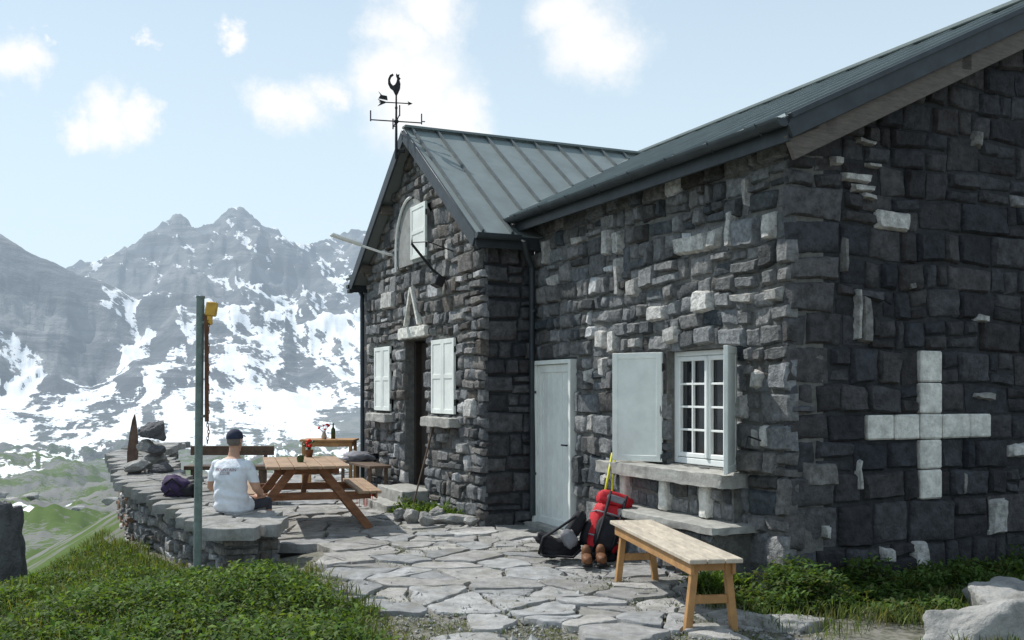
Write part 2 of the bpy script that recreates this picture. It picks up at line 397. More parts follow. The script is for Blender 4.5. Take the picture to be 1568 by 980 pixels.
def shutter(mb,hinge,dirv,w,z0,z1,panels=2,t=.035,mi=0):
    h=V(hinge[0],hinge[1],0); d=V(dirv[0],dirv[1],0).normalized(); c=h+d*(w/2); n=V(-d.y,d.x,0)
    Rm=Matrix((d,n,V(0,0,1))).transposed(); zc=(z0+z1)/2; f=.06
    mb.box(c+V(0,0,zc),(w-.002,t*.5,z1-z0-.002),Rm,mi,.002)
    for k in (-1,1):
        mb.box(c+d*k*(w/2-f/2)+V(0,0,zc),(f,t,z1-z0),Rm,mi,.003)
    hs=[z0+f/2,z1-f/2]
    if panels>1: hs.append(zc)
    for z in hs: mb.box(c+V(0,0,z),(w-2*f-.001,t-.002,f),Rm,mi,.003)
    for z in (z0+.15,z1-.15): mb.tube([h+V(0,0,z-.04),h+V(0,0,z+.04)],.012,1,8)
mb=MB()
shutter(mb,(-.04,1.84),(-.274,.457),.55,.93,2.01,1)
shutter(mb,(-.04,.68),(-.47,-.46),.52,.93,2.01,1)
mb.tube([(-.30,.2,1.15),(-.24,.24,1.25),(-.05,.28,1.2)],.008,1,6)
mb.build('window_shutters',[M_shutter,M_iron],house)
mb=MB()
for (a,b) in [(5.63,6.47),(8.30,9.09)]:
    shutter(mb,(-.735,a),(0,1),(b-a)/2-.003,1.33,2.32,2); shutter(mb,(-.735,b),(0,-1),(b-a)/2-.003,1.33,2.32,2)
shutter(mb,(-.775,6.60),(0,1),.61,3.5,4.25,2)
mb.build('wing_shutters',[M_shutter,M_iron],house)
mb=MB()
ac=[(7.23+.62*math.cos(a),3.72+.66*math.sin(a)) for a in np.linspace(0,math.pi,17)]
ac=[(7.85,3.45)]+ac+[(6.61,3.45)]
k=len(ac); v=[(-.765,p[0],p[1]) for p in ac]+[(-.66,p[0],p[1]) for p in ac]
mb.add(v,[list(range(k))]+[[i,k+i,k+(i+1)%k,(i+1)%k] for i in range(k)])
mb.build('arched_plaster_panel',[M_plaster],house)
mb=MB()
mb.box((.0,3.725,1.0),(.16,.06,2.0),None,0,.004);mb.box((.0,4.665,1.0),(.16,.06,2.0),None,0,.004)
mb.box((.0,4.195,1.975),(.156,.88,.05),None,0,.004)
mb.box((.0,4.195,.97),(.03,.876,1.95),None,0,.003)
for yy in (3.79,4.60): mb.box((-.02,yy,.97),(.03,.07,1.94),None,0,.003)
for zz in (.06,1.90): mb.box((-.02,4.195,zz),(.028,.73,.09),None,0,.003)
for k in range(6): mb.box((-.014,3.88+.126*k,.97),(.012,.008,1.9),None,0,0)
mb.tube([(-.02,3.80,1.0),(-.08,3.80,1.0),(-.08,3.91,1.0)],.010,1,8)
mb.build('terrace_door',[M_shutter,M_iron],house)
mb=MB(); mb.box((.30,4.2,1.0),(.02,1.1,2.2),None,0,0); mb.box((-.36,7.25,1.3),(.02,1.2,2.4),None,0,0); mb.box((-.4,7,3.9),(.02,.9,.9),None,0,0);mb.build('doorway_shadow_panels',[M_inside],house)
mb=MB()
for yy in (6.80,7.70): mb.box((-.50,yy,1.3),(.1,.07,2.1),None,0,.004)
mb.box((-.44,7.25,1.3),(.05,.82,2.08),None,0,.004)
for zz in (.6,1.2,1.8): mb.box((-.47,7.25,zz),(.03,.7,.05),None,0,.004)
mb.build('wing_door',[M_doorw],house)
def rough_slab(mb,c,size,seed,n=14):
    bm=bmesh.new(); bmesh.ops.create_cube(bm,size=1); bmesh.ops.subdivide_edges(bm,edges=bm.edges[:],cuts=n,use_grid_fill=True)
    for v in bm.verts:
        p=V(v.co.x*size[0],v.co.y*size[1],v.co.z*size[2])+Vector(c)
        q=noise.noise_vector(p*6+V(seed,0,0))*.012+noise.noise_vector(p*17+V(seed,0,0))*.008
        e=sum(1 for k in v.co if abs(abs(k)-.5)<1e-4)
        if e>=2: q-= V(*[math.copysign(.008,k) if abs(abs(k)-.5)<1e-4 else 0 for k in v.co])
        v.co=p+q
    bm.verts.index_update(); mb.add([v.co for v in bm.verts],[[v.index for v in f.verts] for f in bm.faces]); bm.free()
mb=MB()
rough_slab(mb,(-.13,1.62,.845),(.36,2.18,.13),1,20)
rough_slab(mb,(-.24,1.42,.445),(.50,2.06,.07),2,20)
for (a,b) in [(5.5,6.6),(8.2,9.2)]: rough_slab(mb,(-.76,(a+b)/2,1.22),(.22,b-a,.13),a)
rough_slab(mb,(-.85,7.25,.16),(.5,1.15,.2),5); rough_slab(mb,(-.98,7.25,.03),(.75,1.35,.12),6)
rough_slab(mb,(-.01,4.2,-.01),(.3,1.2,.07),7)
mb.build('stone_sills_and_steps',[M_slab],house,smooth=True,autos=40)
stone_wall('ledge_base_stones',lambda s,z,d:V(-.42-d,s,z),.5,2.4,-.1,.41,(.12,.2),(.16,.34),tA,[],[],None,(.01,.03),house,31)
stone_wall('under_sill_stones',lambda s,z,d:V(-.12-d,s,z),.6,2.6,.48,.78,(.13,.17),(.16,.34),tA,[],[],None,(.01,.03),house,33)
mb=MB(); mb.box((-.20,1.42,.15),(.42,1.85,.52),None,0,0); mb.box((-.05,1.6,.62),(.13,2.0,.3),None,0,0); mb.build('ledge_core',[M_mortar],house)
mb=MB()
for y in (.95,1.62,2.35): rough_slab(mb,(-.12,y,.63),(.16,.13,.29),y,6)
rough_slab(mb,(-.735,7.22,2.47),(.12,1.15,.16),9)
mb.beam((-.735,6.98,2.58),(-.735,7.28,3.12),.05,.08,0,.006,up=(1,0,0));mb.beam((-.735,7.56,2.58),(-.735,7.30,3.12),.05,.08,0,.006,up=(1,0,0))
mb.build('pale_corbels_and_lintel',[M_cross],house)
mb=MB()
mb.tube([(-.70,8.26,3.70),(-.9,8.26,3.74),(-1.35,8.25,3.86)],[.02,.018,.016],0,8)
mb.beam((-1.22,8.25,3.84),(-1.68,8.24,3.96),.12,.05,0,.02)
mb.tube([(-.79,7.87,3.40)]+[(-.79,7.23+.64*math.cos(a),3.72+.68*math.sin(a)) for a in np.linspace(0,1.6,12)],.02,0,8)
mb.build('white_lamp_arm',[M_white],house)
mb=MB()
mb.tube([(-.70,6.10,3.12),(-.85,6.15,3.25),(-1.12,6.20,3.58),(-1.12,6.2,3.68)],.018,0,8)
mb.box((-.82,6.02,3.08),(.12,.2,.14),Matrix.Rotation(.4,3,'Y'),0,.01)
mb.tube([(-.70,5.75,3.45),(-1.0,5.9,3.58),(-1.12,6.2,3.6)],.008,0,6)
mb.box((-.95,9.75,3.28),(.08,.14,.06),None,0,.005)
mb.build('wall_lamp_bracket',[M_iron],house)
# ================================================================ weather vane
vane=empty('weather_vane',(0,0,0))
mb=MB(); cx,cy=-1.63,14.42
mb.tube([(cx,cy,4.9),(cx,cy,5.45),(cx,cy,5.95)],[.022,.016,.010],0,8)
mb.box((cx+.05,cy+.03,5.02),(.14,.04,.05))
Lr=.36; dx=V(.97,.24,0); dy=V(-.24,.97,0); c0=V(cx,cy,5.43)
for d in (dx,dy): mb.tube([c0-d*Lr,c0+d*Lr],.009,0,6)
for k,d in ((0,dx),(1,-dx),(2,dy),(3,-dy)):
    e=c0+d*Lr; mb.tube([e-V(0,0,.02),e+V(0,0,.13)],.010,0,6)
    if k%2==0: mb.tube([e+V(0,0,.02),e+V(0,0,.02)+dx*.05],.008,0,5)
mb.ell((cx,cy,5.43),(.035,.035,.035)); mb.ell((cx,cy,5.62),(.02,.02,.03))
a0=V(cx,cy,5.69); dd=V(.98,.18,0).normalized()
mb.tube([a0-dd*.24,a0+dd*.2],.008,0,6)
def plate(pts,o,ax,t=.012,mi=0):
    n=ax.cross(V(0,0,1)).normalized(); k=len(pts)
    v=[o+ax*p[0]+V(0,0,p[1])+n*t/2 for p in pts]+[o+ax*p[0]+V(0,0,p[1])-n*t/2 for p in pts]
    mb.add(v,[list(range(k)),[k+i for i in range(k)][::-1]]+[[i,k+i,k+(i+1)%k,(i+1)%k] for i in range(k)],mi)
plate([(.16,-.03),(.23,0),(.16,.03),(.175,0)],a0,dd)
plate([(-.26,.04),(-.15,.01),(-.15,-.01),(-.26,-.06),(-.21,0)],a0,dd)
plate([(-.25,.15),(-.2,.1),(-.13,.09),(-.12,.03),(-.25,.05),(-.22,.1)],a0,dd)
ro=[(.0,.08),(.03,.14),(.055,.20),(.06,.27),(.045,.32),(.062,.345),(.04,.365),(.045,.41),(.02,.395),(.0,.415),(-.005,.38),(.012,.34),(.0,.29),(-.02,.255),(-.045,.24),(-.075,.27),(-.085,.31),(-.07,.355),(-.035,.385),(-.05,.41),(-.09,.385),(-.115,.33),(-.115,.26),(-.085,.20),(-.045,.17),(-.02,.12)]
plate(ro,V(cx-.0,cy,5.69),dd,.014)
mb.tube([(cx,cy,5.7),(cx,cy,5.8)],.01,0,6)
mb.build('vane_body',[M_iron],vane)
# ================================================================ parapet wall
par=empty('stone_parapet_wall')
pts=[V(-2.75,9.86,0),V(-4.84,13.1,0),V(-6.3,16.5,0),V(-6.9,19.5,0)]
ztp=[.30,.46,.62,.62]
def tP(r,s,z):
    g=r.uniform(.12,.30)
    if r.random()<.08: g=.45
    w=r.uniform(-.01,.02); return (g+w,g,g-w)
def tP2(r,s,z):
    if r.random()<.3: g=r.uniform(.10,.2); return (g*1.5,g*.9,g*.6)
    return tP(r,s,z)
for i in range(3):
    a,b=pts[i],pts[i+1]; d=(b-a).normalized(); nl=V(-d.y,d.x,0); L=(b-a).length; za,zb=ztp[i],ztp[i+1]
    zt=lambda s,za=za,zb=zb,L=L: za+(zb-za)*s/L
    stone_wall('parapet_outer_stones',lambda s,z,dd,a=a,d=d,nl=nl:a+d*s+nl*dd+V(0,0,z),-.02,L,-1.0,.62,(.09,.18),(.13,.36),tP2 if i else tP,[],[],zt,(.01,.08),par,50+i,.04)
    ai=a-nl*.5
    stone_wall('parapet_inner_stones',lambda s,z,dd,a=ai,d=d,nl=nl:a+d*s-nl*dd+V(0,0,z),-.02,L,-.1,.62,(.09,.18),(.13,.36),tP,[],[],zt,(.01,.05),par,60+i,.03)
    mbc=MB(); v=[]
    for q,zz in ((a,za),(b,zb)):
        for off in (.02,.48): v+= [q-nl*off+V(0,0,-1.2),q-nl*off+V(0,0,zz-.01)]
    mbc.add(v,[(0,1,3,2),(4,6,7,5),(0,4,5,1),(2,3,7,6),(1,5,7,3)]); mbc.build('parapet_core',[M_mortar],par)
a=pts[0]; d=(pts[1]-a).normalized(); nl=V(-d.y,d.x,0)
stone_wall('parapet_end_stones',lambda s,z,dd:a-nl*s-d*dd+V(0,0,z),-.03,.53,-.6,.30,(.10,.17),(.14,.32),tP,[],[],None,(.01,.05),par,77,.02)
def cells(seeds,maxr):
    out=[]
    arr=np.array(seeds)
    for i,sd in enumerate(seeds):
        poly=[(sd[0]-maxr,sd[1]-maxr),(sd[0]+maxr,sd[1]-maxr),(sd[0]+maxr,sd[1]+maxr),(sd[0]-maxr,sd[1]+maxr)]
        dd=((arr-arr[i])**2).sum(1); idx=np.argsort(dd)[1:22]
        for j in idx:
            q=seeds[j]; mx,my=(sd[0]+q[0])/2,(sd[1]+q[1])/2; nx,ny=q[0]-sd[0],q[1]-sd[1]
            new=[]
            for k in range(len(poly)):
                p,p2=poly[k],poly[(k+1)%len(poly)]
                f1=(p[0]-mx)*nx+(p[1]-my)*ny; f2=(p2[0]-mx)*nx+(p2[1]-my)*ny
                if f1<=0: new.append(p)
                if (f1<0)!=(f2<0) and f1!=f2:
                    t=f1/(f1-f2); new.append((p[0]+(p2[0]-p[0])*t,p[1]+(p2[1]-p[1])*t))
            poly=new
            if len(poly)<3: break
        if len(poly)>=3: out.append((i,poly))
    return out
def flag(mb,poly,c,zf,th,gap,r,col):
    n=len(poly); P=[]
    for k in range(n):
        p,q=poly[k],poly[(k+1)%n]; L=math.hypot(q[0]-p[0],q[1]-p[1]); m=max(1,int(L/.05))
        for j in range(m):
            t=(j+.0)/m; P.append([p[0]+(q[0]-p[0])*t,p[1]+(q[1]-p[1])*t])
    m=len(P)
    if m<3: return
    P=[[ (P[k-1][0]+6*P[k][0]+P[(k+1)%m][0])/8+.028*noise.noise(V(P[k][0]*6,P[k][1]*6,c[0])),(P[k-1][1]+6*P[k][1]+P[(k+1)%m][1])/8+.028*noise.noise(V(P[k][0]*6,P[k][1]*6,c[1]+7))] for k in range(m)]
    def ins(g,dz,nz=0):
        o=[]
        for x,y in P:
            dx,dy=x-c[0],y-c[1]; L=math.hypot(dx,dy)+1e-6; gg=g*(1+1.1*noise.noise(V(x*8,y*8,3)))
            f=max(.1,1-gg/L); X,Y=c[0]+dx*f,c[1]+dy*f
            o.append((X,Y,zf(X,Y)+dz+nz*noise.noise(V(X*5,Y*5,c[0]))))
        return o
    h=r.uniform(0,.020)+th
    tx,ty=r.uniform(-.03,.03),r.uniform(-.03,.03)
    def til(o): return [(x,y,z+(x-c[0])*tx+(y-c[1])*ty) for x,y,z in o]
    r0=ins(gap,-.08);r1=til(ins(gap+.001,h-.008));r2=til(ins(gap+.008,h,.012));r3=til(ins(gap+.06,h+.001,.018));r4=til(ins(gap+.14,h+.001,.018))
    cen=[(c[0],c[1],zf(c[0],c[1])+h+.002)]
    v=r0+r1+r2+r3+r4+cen; f=[]
    for k in range(4):
        for j in range(m): f.append((k*m+j,k*m+(j+1)%m,(k+1)*m+(j+1)%m,(k+1)*m+j))
    for j in range(m): f.append((4*m+j,4*m+(j+1)%m,5*m))
    mb.add(v,f,0,col)
r=random.Random(4); seeds=[]
for i in range(3):
    a,b=pts[i],pts[i+1]; d=(b-a).normalized(); nl=V(-d.y,d.x,0); L=(b-a).length; s=.0
    while s<L:
        for o in (.12,.38):
            q=a+d*(s+r.uniform(-.05,.05)+(o>.2)*.12)-nl*(o+r.uniform(-.05,.05)); seeds.append((q.x,q.y))
        s+=.3
ztop_y=lambda x,y: float(np.interp(y,[9.9,13.1,16.5,19.5],ztp))
mb=MB()
for i,poly in cells(seeds,.27):
    c=seeds[i]; flag(mb,poly,c,ztop_y,.02,.012,r,(lambda g:(g,g*.98,g*.94))(r.uniform(.18,.32)))
mb.build('parapet_cap_slabs',[M_flag],par,smooth=True,tone=True,autos=40)
# ================================================================ terrain
def loc(x,y):
    return ((x-2.287)*.908+(y-8.42)*.419, -(x-2.287)*.419+(y-8.42)*.908)
def edge_x(y): return float(np.interp(y,[-40,0,8,11,13,16.5,20,40],[-14,-7.2,-5.4,-4.7,-4.75,-6.2,-7,-9]))
PR=([0,15,30,60,150,300,600,1000],[-3.0,-4.2,-6,-9,-17,-29,-45,-55])
SKA=[-3,-1.2,-.7,-.52,-.48,-.44,-.404,-.37,-.345,-.328,-.318,-.30,-.285,-.265,-.252,-.24,-.225,-.21,-.18,-.145,-.05,.2,.6,1.5,3]
SKE=[.06,.09,.12,.125,.118,.108,.122,.136,.148,.161,.155,.160,.166,.171,.168,.158,.149,.141,.142,.153,.16,.14,.10,.08,.06]
FRA=[-3,-.8,-.6,-.5,-.47,-.43,-.40,-.36,-.32,-.28,-.2,3]
FRE=[.08,.13,.15,.137,.124,.110,.100,.080,.050,.02,-.03,-.05]
def ground_h(x,y):
    r_=math.hypot(x,y)
    ex=edge_x(y); d=max(0,ex-x); d2=max(0,y-21)*.8
    pre=max(0,min(1,(ex+2.8-x)/2.8))
    z=-.05-.16*pre-.10*max(0,min(1,(y-8.2)/1.2))*min(1,pre*4)
    z-= .55*(d+d2)*(1+.25*noise.noise(V(x*.2,y*.2,0)))
    if r_<60: z+=.05*noise.noise(V(x*.6,y*.6,1))*(0.25 if d+d2==0 else 1)
    p=float(np.interp(r_,*PR))
    if z<p:
        k=min(1,d*.2+d2*.2)
        z=p+k*((min(r_,500)/500)*18*noise.fractal(V(x*.009,y*.009,2),.9,2.1,4)+ min(3.0,.4+r_/70)*noise.fractal(V(x*.10,y*.10,2),.9,2.1,4))
    return z
def full_h(x,y):
    r_=math.hypot(x,y)
    z=ground_h(x,y); t=0
    if r_>700:
        at=max(-3,min(3,x/max(y,r_*.25))); D=3200
        S=float(np.interp(at,SKA,SKE))*D
        t=(r_-1000)/(D-1000)
        big=noise.ridged_multi_fractal(V(x*.0021,y*.0021,.3),1.0,2.2,6,1.0,2.0)-1.2
        fine=noise.fractal(V(x*.008,y*.008,4),.7,2.1,6)
        rib=1-abs(noise.noise(V((x*.78+y*.35)/95,(y*.78-x*.35)/420,9)))*2.2
        rib2=1-abs(noise.noise(V((x*.9+y*.2)/38,(y*.9-x*.2)/200,3)))*2.2
        if t>0:
            if t<=1: h=-55+(S+55)*(.30*t+.70*t**1.4)
            else: h=S-(r_-D)*.55
            w=max(0,min(1,t*2.2))*(1-.78*math.exp(-((t-1)/.09)**2))
            lo=.6+.4*min(1,t*1.3)
            h+=w*lo*(60*big+26*fine+34*rib+14*rib2)+ math.exp(-((t-1)/.12)**2)*(fine*20+9*noise.noise(V(x*.03,y*.03,1)))
        else: h=z+6*fine
        F=float(np.interp(at,FRA,FRE))*2000
        h2=F-abs(r_-2000)*.46+ (30*big+24*fine+20*rib+9*rib2)*min(1,abs(r_-2000)/250+.18)
        z=max(h,h2) if r_>1100 else h
        if r_<1000: z=ground_h(x,y)*(1-(r_-700)/300)+h*((r_-700)/300)
    return z,t
az=list(np.radians(np.concatenate([np.arange(-180,-34,2.5),np.arange(-34,-6,.075),np.arange(-6,10,.5),np.arange(10,180,2.5)])))
rad=[0.5]
while rad[-1]<5200:
    q=rad[-1]; rad.append(q+max(.35,q*(.030 if q<900 else .0095)))
tv=[];sn=[];hz=[]
for rr in rad:
    for a_ in az:
        x,y=rr*math.sin(a_),rr*math.cos(a_); z,t=full_h(x,y); tv.append((x,y,z))
        b=-1
        if rr>150: b=np.interp(rr,[150,300,700,1000,1250,1800,2200,2600,3000,3300],[-1.1,-.70,-.50,-.30,-.12,-.06,-.22,-.42,-.55,-.45])
        if rr>900:
            at=x/max(y,1)
            if at<-.36 and rr<2300: b-= .30*min(1,(-.36-at)/.06)*(1 if z>20 else .0)
            if at>-.28 and rr>1000: b+=.16
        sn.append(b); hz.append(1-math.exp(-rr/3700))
na=len(az); tf=[]
for i in range(len(rad)-1):
    for j in range(na): tf.append((i*na+j,i*na+(j+1)%na,(i+1)*na+(j+1)%na,(i+1)*na+j))
tv.append((0,0,tv[0][2])); sn.append(-1);hz.append(0)
for j in range(na): tf.append((j,len(tv)-1,(j+1)%na))
me=bpy.data.meshes.new('terrain'); me.from_pydata(tv,[],tf); me.polygons.foreach_set('use_smooth',[True]*len(tf))
for nm,ar in (('snow',sn),('painted_haze',hz)):
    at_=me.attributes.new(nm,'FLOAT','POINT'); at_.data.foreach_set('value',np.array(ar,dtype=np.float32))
m,nt,b=nmat('terrain'); L=nt.links
m.cycles.emission_sampling='NONE'
def math_(op,a,b2=None,clamp=False):
    n=N(nt,'ShaderNodeMath',operation=op); n.use_clamp=clamp
    for i,q in enumerate((a,b2)):
        if q is None: continue
        if isinstance(q,(int,float)): n.inputs[i].default_value=q
        else: L.new(q,n.inputs[i])
    return n.outputs[0]
geo=N(nt,'ShaderNodeNewGeometry'); pos=geo.outputs['Position']
def noi(scale,detail=4,rough=.65,vec=None):
    n=N(nt,'ShaderNodeTexNoise'); n.inputs['Scale'].default_value=scale;n.inputs['Detail'].default_value=detail;n.inputs['Roughness'].default_value=rough
    L.new(vec or pos,n.inputs['Vector']); return n.outputs['Fac']
def mixc(f,a,b2):
    n=N(nt,'ShaderNodeMix',data_type='RGBA')
    L.new(f,n.inputs[0])
    for i,q in ((6,a),(7,b2)):
        if isinstance(q,tuple): n.inputs[i].default_value=(*q,1)
        else: L.new(q,n.inputs[i])
    return n.outputs[2]
def ramp(v,a,b2):
    n=N(nt,'ShaderNodeMapRange'); n.interpolation_type='SMOOTHSTEP'; n.inputs['From Min'].default_value=a;n.inputs['From Max'].default_value=b2
    L.new(v,n.inputs['Value']); return n.outputs['Result']
asn=N(nt,'ShaderNodeAttribute'); asn.attribute_name='snow'; ahz=N(nt,'ShaderNodeAttribute'); ahz.attribute_name='painted_haze'
nA=noi(14,5,.7); nB=noi(.9,5,.7); nC=noi(.05,6,.75)
near=mixc(ramp(nA,.4,.65),(.21,.20,.175),(.10,.10,.07))
grass=mixc(nB,(.045,.085,.018),(.11,.155,.045))
rockm=mixc(nB,(.24,.24,.225),(.11,.11,.105))
gr=mixc(ramp(math_('ADD',nC,math_('MULTIPLY',nB,.45)),.68,.74),grass,rockm)
ln=N(nt,'ShaderNodeVectorMath',operation='LENGTH'); L.new(pos,ln.inputs[0])
sx=N(nt,'ShaderNodeSeparateXYZ'); L.new(pos,sx.inputs[0])
c1=mixc(ramp(sx.outputs['Z'],-.45,-.25),gr,near)
n2=noi(.009,6,.7)
rockf=mixc(ramp(n2,.35,.65),(.11,.13,.15),(.25,.26,.26))
bandm=N(nt,'ShaderNodeMapping'); bandm.inputs['Scale'].default_value=(.002,.002,.035); bandm.inputs['Rotation'].default_value=(0,.25,0); L.new(pos,bandm.inputs['Vector'])
rockf=mixc(ramp(noi(1.0,5,.7,bandm.outputs['Vector']),.45,.6),rockf,(.09,.105,.12))
c2=mixc(ramp(ln.outputs['Value'],500,1400),c1,rockf)
mp=N(nt,'ShaderNodeMapping',vector_type='TEXTURE'); mp.inputs['Rotation'].default_value=(0,math.radians(38),0); mp.inputs['Scale'].default_value=(520,450,46); L.new(pos,mp.inputs['Vector'])
n1=noi(1.0,5,.66,mp.outputs['Vector']); n3=noi(.045,5,.78)
sz=N(nt,'ShaderNodeSeparateXYZ'); L.new(geo.outputs['Normal'],sz.inputs[0])
val=math_('ADD',asn.outputs['Fac'],math_('MULTIPLY',math_('SUBTRACT',n1,.5),4.4))
val=math_('ADD',val,math_('MULTIPLY',math_('SUBTRACT',n2,.5),1.4))
val=math_('ADD',val,math_('MULTIPLY',math_('SUBTRACT',n3,.5),1.5))
val=math_('ADD',val,math_('MULTIPLY',math_('SUBTRACT',sz.outputs['Z'],.86),2.0))
sf=ramp(val,-.02,.06)
col=mixc(sf,c2,(.90,.92,.94))
L.new(col,b.inputs['Base Color']); b.inputs['Roughness'].default_value=.95; b.inputs['Specular IOR Level'].default_value=.1
bp2=N(nt,'ShaderNodeBump'); bp2.inputs['Distance'].default_value=14; L.new(n2,bp2.inputs['Height'])
L.new(math_('MULTIPLY',ramp(ln.outputs['Value'],300,1200),math_('SUBTRACT',1.0,math_('MULTIPLY',sf,.7))),bp2.inputs['Strength'])
L.new(bp2.outputs['Normal'],b.inputs['Normal'])
em=N(nt,'ShaderNodeEmission'); em.inputs['Color'].default_value=(.60,.73,.87,1); em.inputs['Strength'].default_value=.86  # pale-blue glow mixed in by distance, painting haze onto the terrain
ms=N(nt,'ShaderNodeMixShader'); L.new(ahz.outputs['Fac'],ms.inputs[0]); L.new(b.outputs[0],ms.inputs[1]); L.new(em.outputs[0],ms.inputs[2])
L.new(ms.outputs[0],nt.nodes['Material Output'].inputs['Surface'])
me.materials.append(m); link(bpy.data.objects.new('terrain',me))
# ================================================================ flagstone terrace
def bank_x(y): return float(np.interp(y,[4,5.5,6.7,8.3,9.6,10.8,13.3,16.5,20],[.1,-.3,-.75,-1.35,-1.95,-2.2,-4.2,-5.7,-6.4]))
def in_patio(x,y):
    if y<5 or y>20.5 or x<bank_x(y): return False
    u,v=loc(x,y)
    if u>-.03 and v>-.05: return False
    if u>-.72 and 4.76<v<9.7: return False
    if u>-.35 and v<=0: return False
    if v<=-.3 and u>-.75-.12*v-.0: return False
    return True
r=random.Random(12); seeds=[]
yy=4.8
while yy<20.6:
    xx=-7
    while xx<4:
        seeds.append((xx+r.uniform(-.26,.26),yy+r.uniform(-.17,.17))); xx+=.50
    yy+=.35
seeds=[s for s in seeds if r.random()>.26]
seeds+= [(s[0]+r.uniform(-.2,.2),s[1]+r.uniform(-.12,.12)) for s in seeds if r.random()<.28]
mb=MB()
zp=lambda x,y:-.03+.035*noise.noise(V(x*.7,y*.7,4))
for i,poly in cells(seeds,.6):
    c=seeds[i]
    if not in_patio(*c): continue
    if c[1]<7.4 and r.random()<(7.8-c[1])*.42: continue
    if c[0]-bank_x(c[1])<.35 and r.random()<.4: continue
    g=r.uniform(.23,.36)
    if r.random()<.05: g=.47
    w=r.uniform(-.003,.014)
    flag(mb,poly,c,zp,.006,.012+.028*r.random()**2,r,(g+w,g,g-w*1.4))
mb.build('flagstone_terrace',[M_flag],None,smooth=True,tone=True,autos=40)
r=random.Random(13)
mb=MB()
for k in range(9000):
    y=r.uniform(5.2,9.2) if k%3 else r.uniform(9,16); x=r.uniform(-1.8,2.1)
    if not in_patio(x,y): continue
    s=r.uniform(.005,.018)*(2.2 if r.random()<.05 else 1); g=r.uniform(.16,.42)
    p=[V(x,y,-.04+s*.3)+V(*[r.uniform(-.3,.3)*s for _ in range(3)])+V(*q)*s for q in ((1,0,0),(0,1,0),(-1,0,0),(0,-1,0),(0,0,.8),(0,0,-.8))]
    mb.add(p,[(0,1,4),(1,2,4),(2,3,4),(3,0,4),(1,0,5),(2,1,5),(3,2,5),(0,3,5)],0,(g,g,g*.95))
mb.build('gravel',[M_flag],None,tone=True)
# ================================================================ rocks
def rock(name,c,s,seed,m,parent=None,rot=0,sub=5):
    bm=bmesh.new(); bmesh.ops.create_icosphere(bm,subdivisions=sub,radius=1); rr=random.Random(seed)
    pl=[(V(rr.gauss(0,1),rr.gauss(0,1),rr.gauss(0,1)).normalized(),rr.uniform(.5,.85)) for _ in range(14)]
    Rz=Matrix.Rotation(rot,3,'Z')
    for v in bm.verts:
        p=v.co.copy()
        for n,dd in pl:
            k=p.dot(n)
            if k>dd: p-=n*(k-dd)*.95
        p*=1+.12*noise.fractal(p*2.2+V(seed,0,0),.8,2,5)
        v.co=Rz@V(p.x*s[0],p.y*s[1],p.z*s[2])+Vector(c)
    me=bpy.data.meshes.new(name); bm.to_mesh(me); bm.free(); me.polygons.foreach_set('use_smooth',[True]*len(me.polygons)); me.materials.append(m)
    return link(bpy.data.objects.new(name,me),parent)
rock('boulder',(3.15,6.75,-.12),(.62,.42,.42),3,M_rock); rock('boulder',(3.75,7.45,-.05),(.5,.42,.40),5,M_rock)
rock('boulder',(1.95,7.25,-.06),(.40,.22,.15),8,M_rock,rot=.4); rock('boulder',(2.5,6.35,-.10),(.42,.25,.2),18,M_rock); rock('boulder',(1.5,6.55,-.08),(.2,.16,.1),28,M_rock)
rock('boulder',(.6,6.6,-.06),(.2,.14,.09),38,M_rock,rot=1); rock('boulder',(2.0,8.15,-.03),(.16,.12,.14),39,M_rock)
rock('boulder',(-6.15,11.9,-.35),(.60,.7,1.3),9,M_rockd); rock('boulder',(-6.8,12.6,-.4),(.5,.6,1.0),19,M_rockd)
pile=empty('stone_pile')
for k,(px,py,sx_,sy_,sz_) in enumerate([(-.75,13.0,.32,.12,.08),(-1.25,13.1,.1,.12,.14),(-1.05,12.85,.16,.1,.10),(-1.4,13.4,.14,.1,.08),(-.5,12.75,.14,.09,.06),(-.95,13.3,.2,.12,.12)]):
    rock('pile_stone',(px,py-.35,.05),(sx_,sy_,sz_*1.25),30+k,M_rock,pile,rot=k*.3-.2)
cairn=empty('stone_cairn')
for k,(px,py,pz,sx_,sy_,sz_) in enumerate([(-5.02,14.35,.66,.24,.2,.13),(-4.92,14.2,.82,.17,.16,.10),(-5.10,14.3,.86,.13,.15,.10),(-5.01,14.3,1.07,.23,.20,.19),(-4.75,14.0,.56,.2,.17,.12),(-5.1,13.9,.60,.22,.2,.13)]):
    rock('cairn_stone',(px,py,pz),(sx_,sy_,sz_),50+k,M_rock if k in(0,2,5) else M_rockd,cairn,rot=k)
mb=MB(); o=V(-5.42,14.6,.5); plate([(-.06,0),(.07,0),(.085,.25),(.08,.5),(.06,.68),(.04,.80),(.01,.72),(-.03,.5),(-.06,.25)],o,V(1,.1,0).normalized(),.05)
mb.build('upright_slate',[M_rust])
r=random.Random(91)
for k in range(80):
    rr=r.uniform(30,260); a_=r.uniform(-.62,-.2); x,y=rr*math.sin(a_),rr*math.cos(a_)
    s=r.uniform(.3,1.2)*(1+rr/130); rock('boulder',(x,y,ground_h(x,y)+s*.1),(s*1.4,s,s*.5),100+k,M_rock,None,r.random()*6,3)
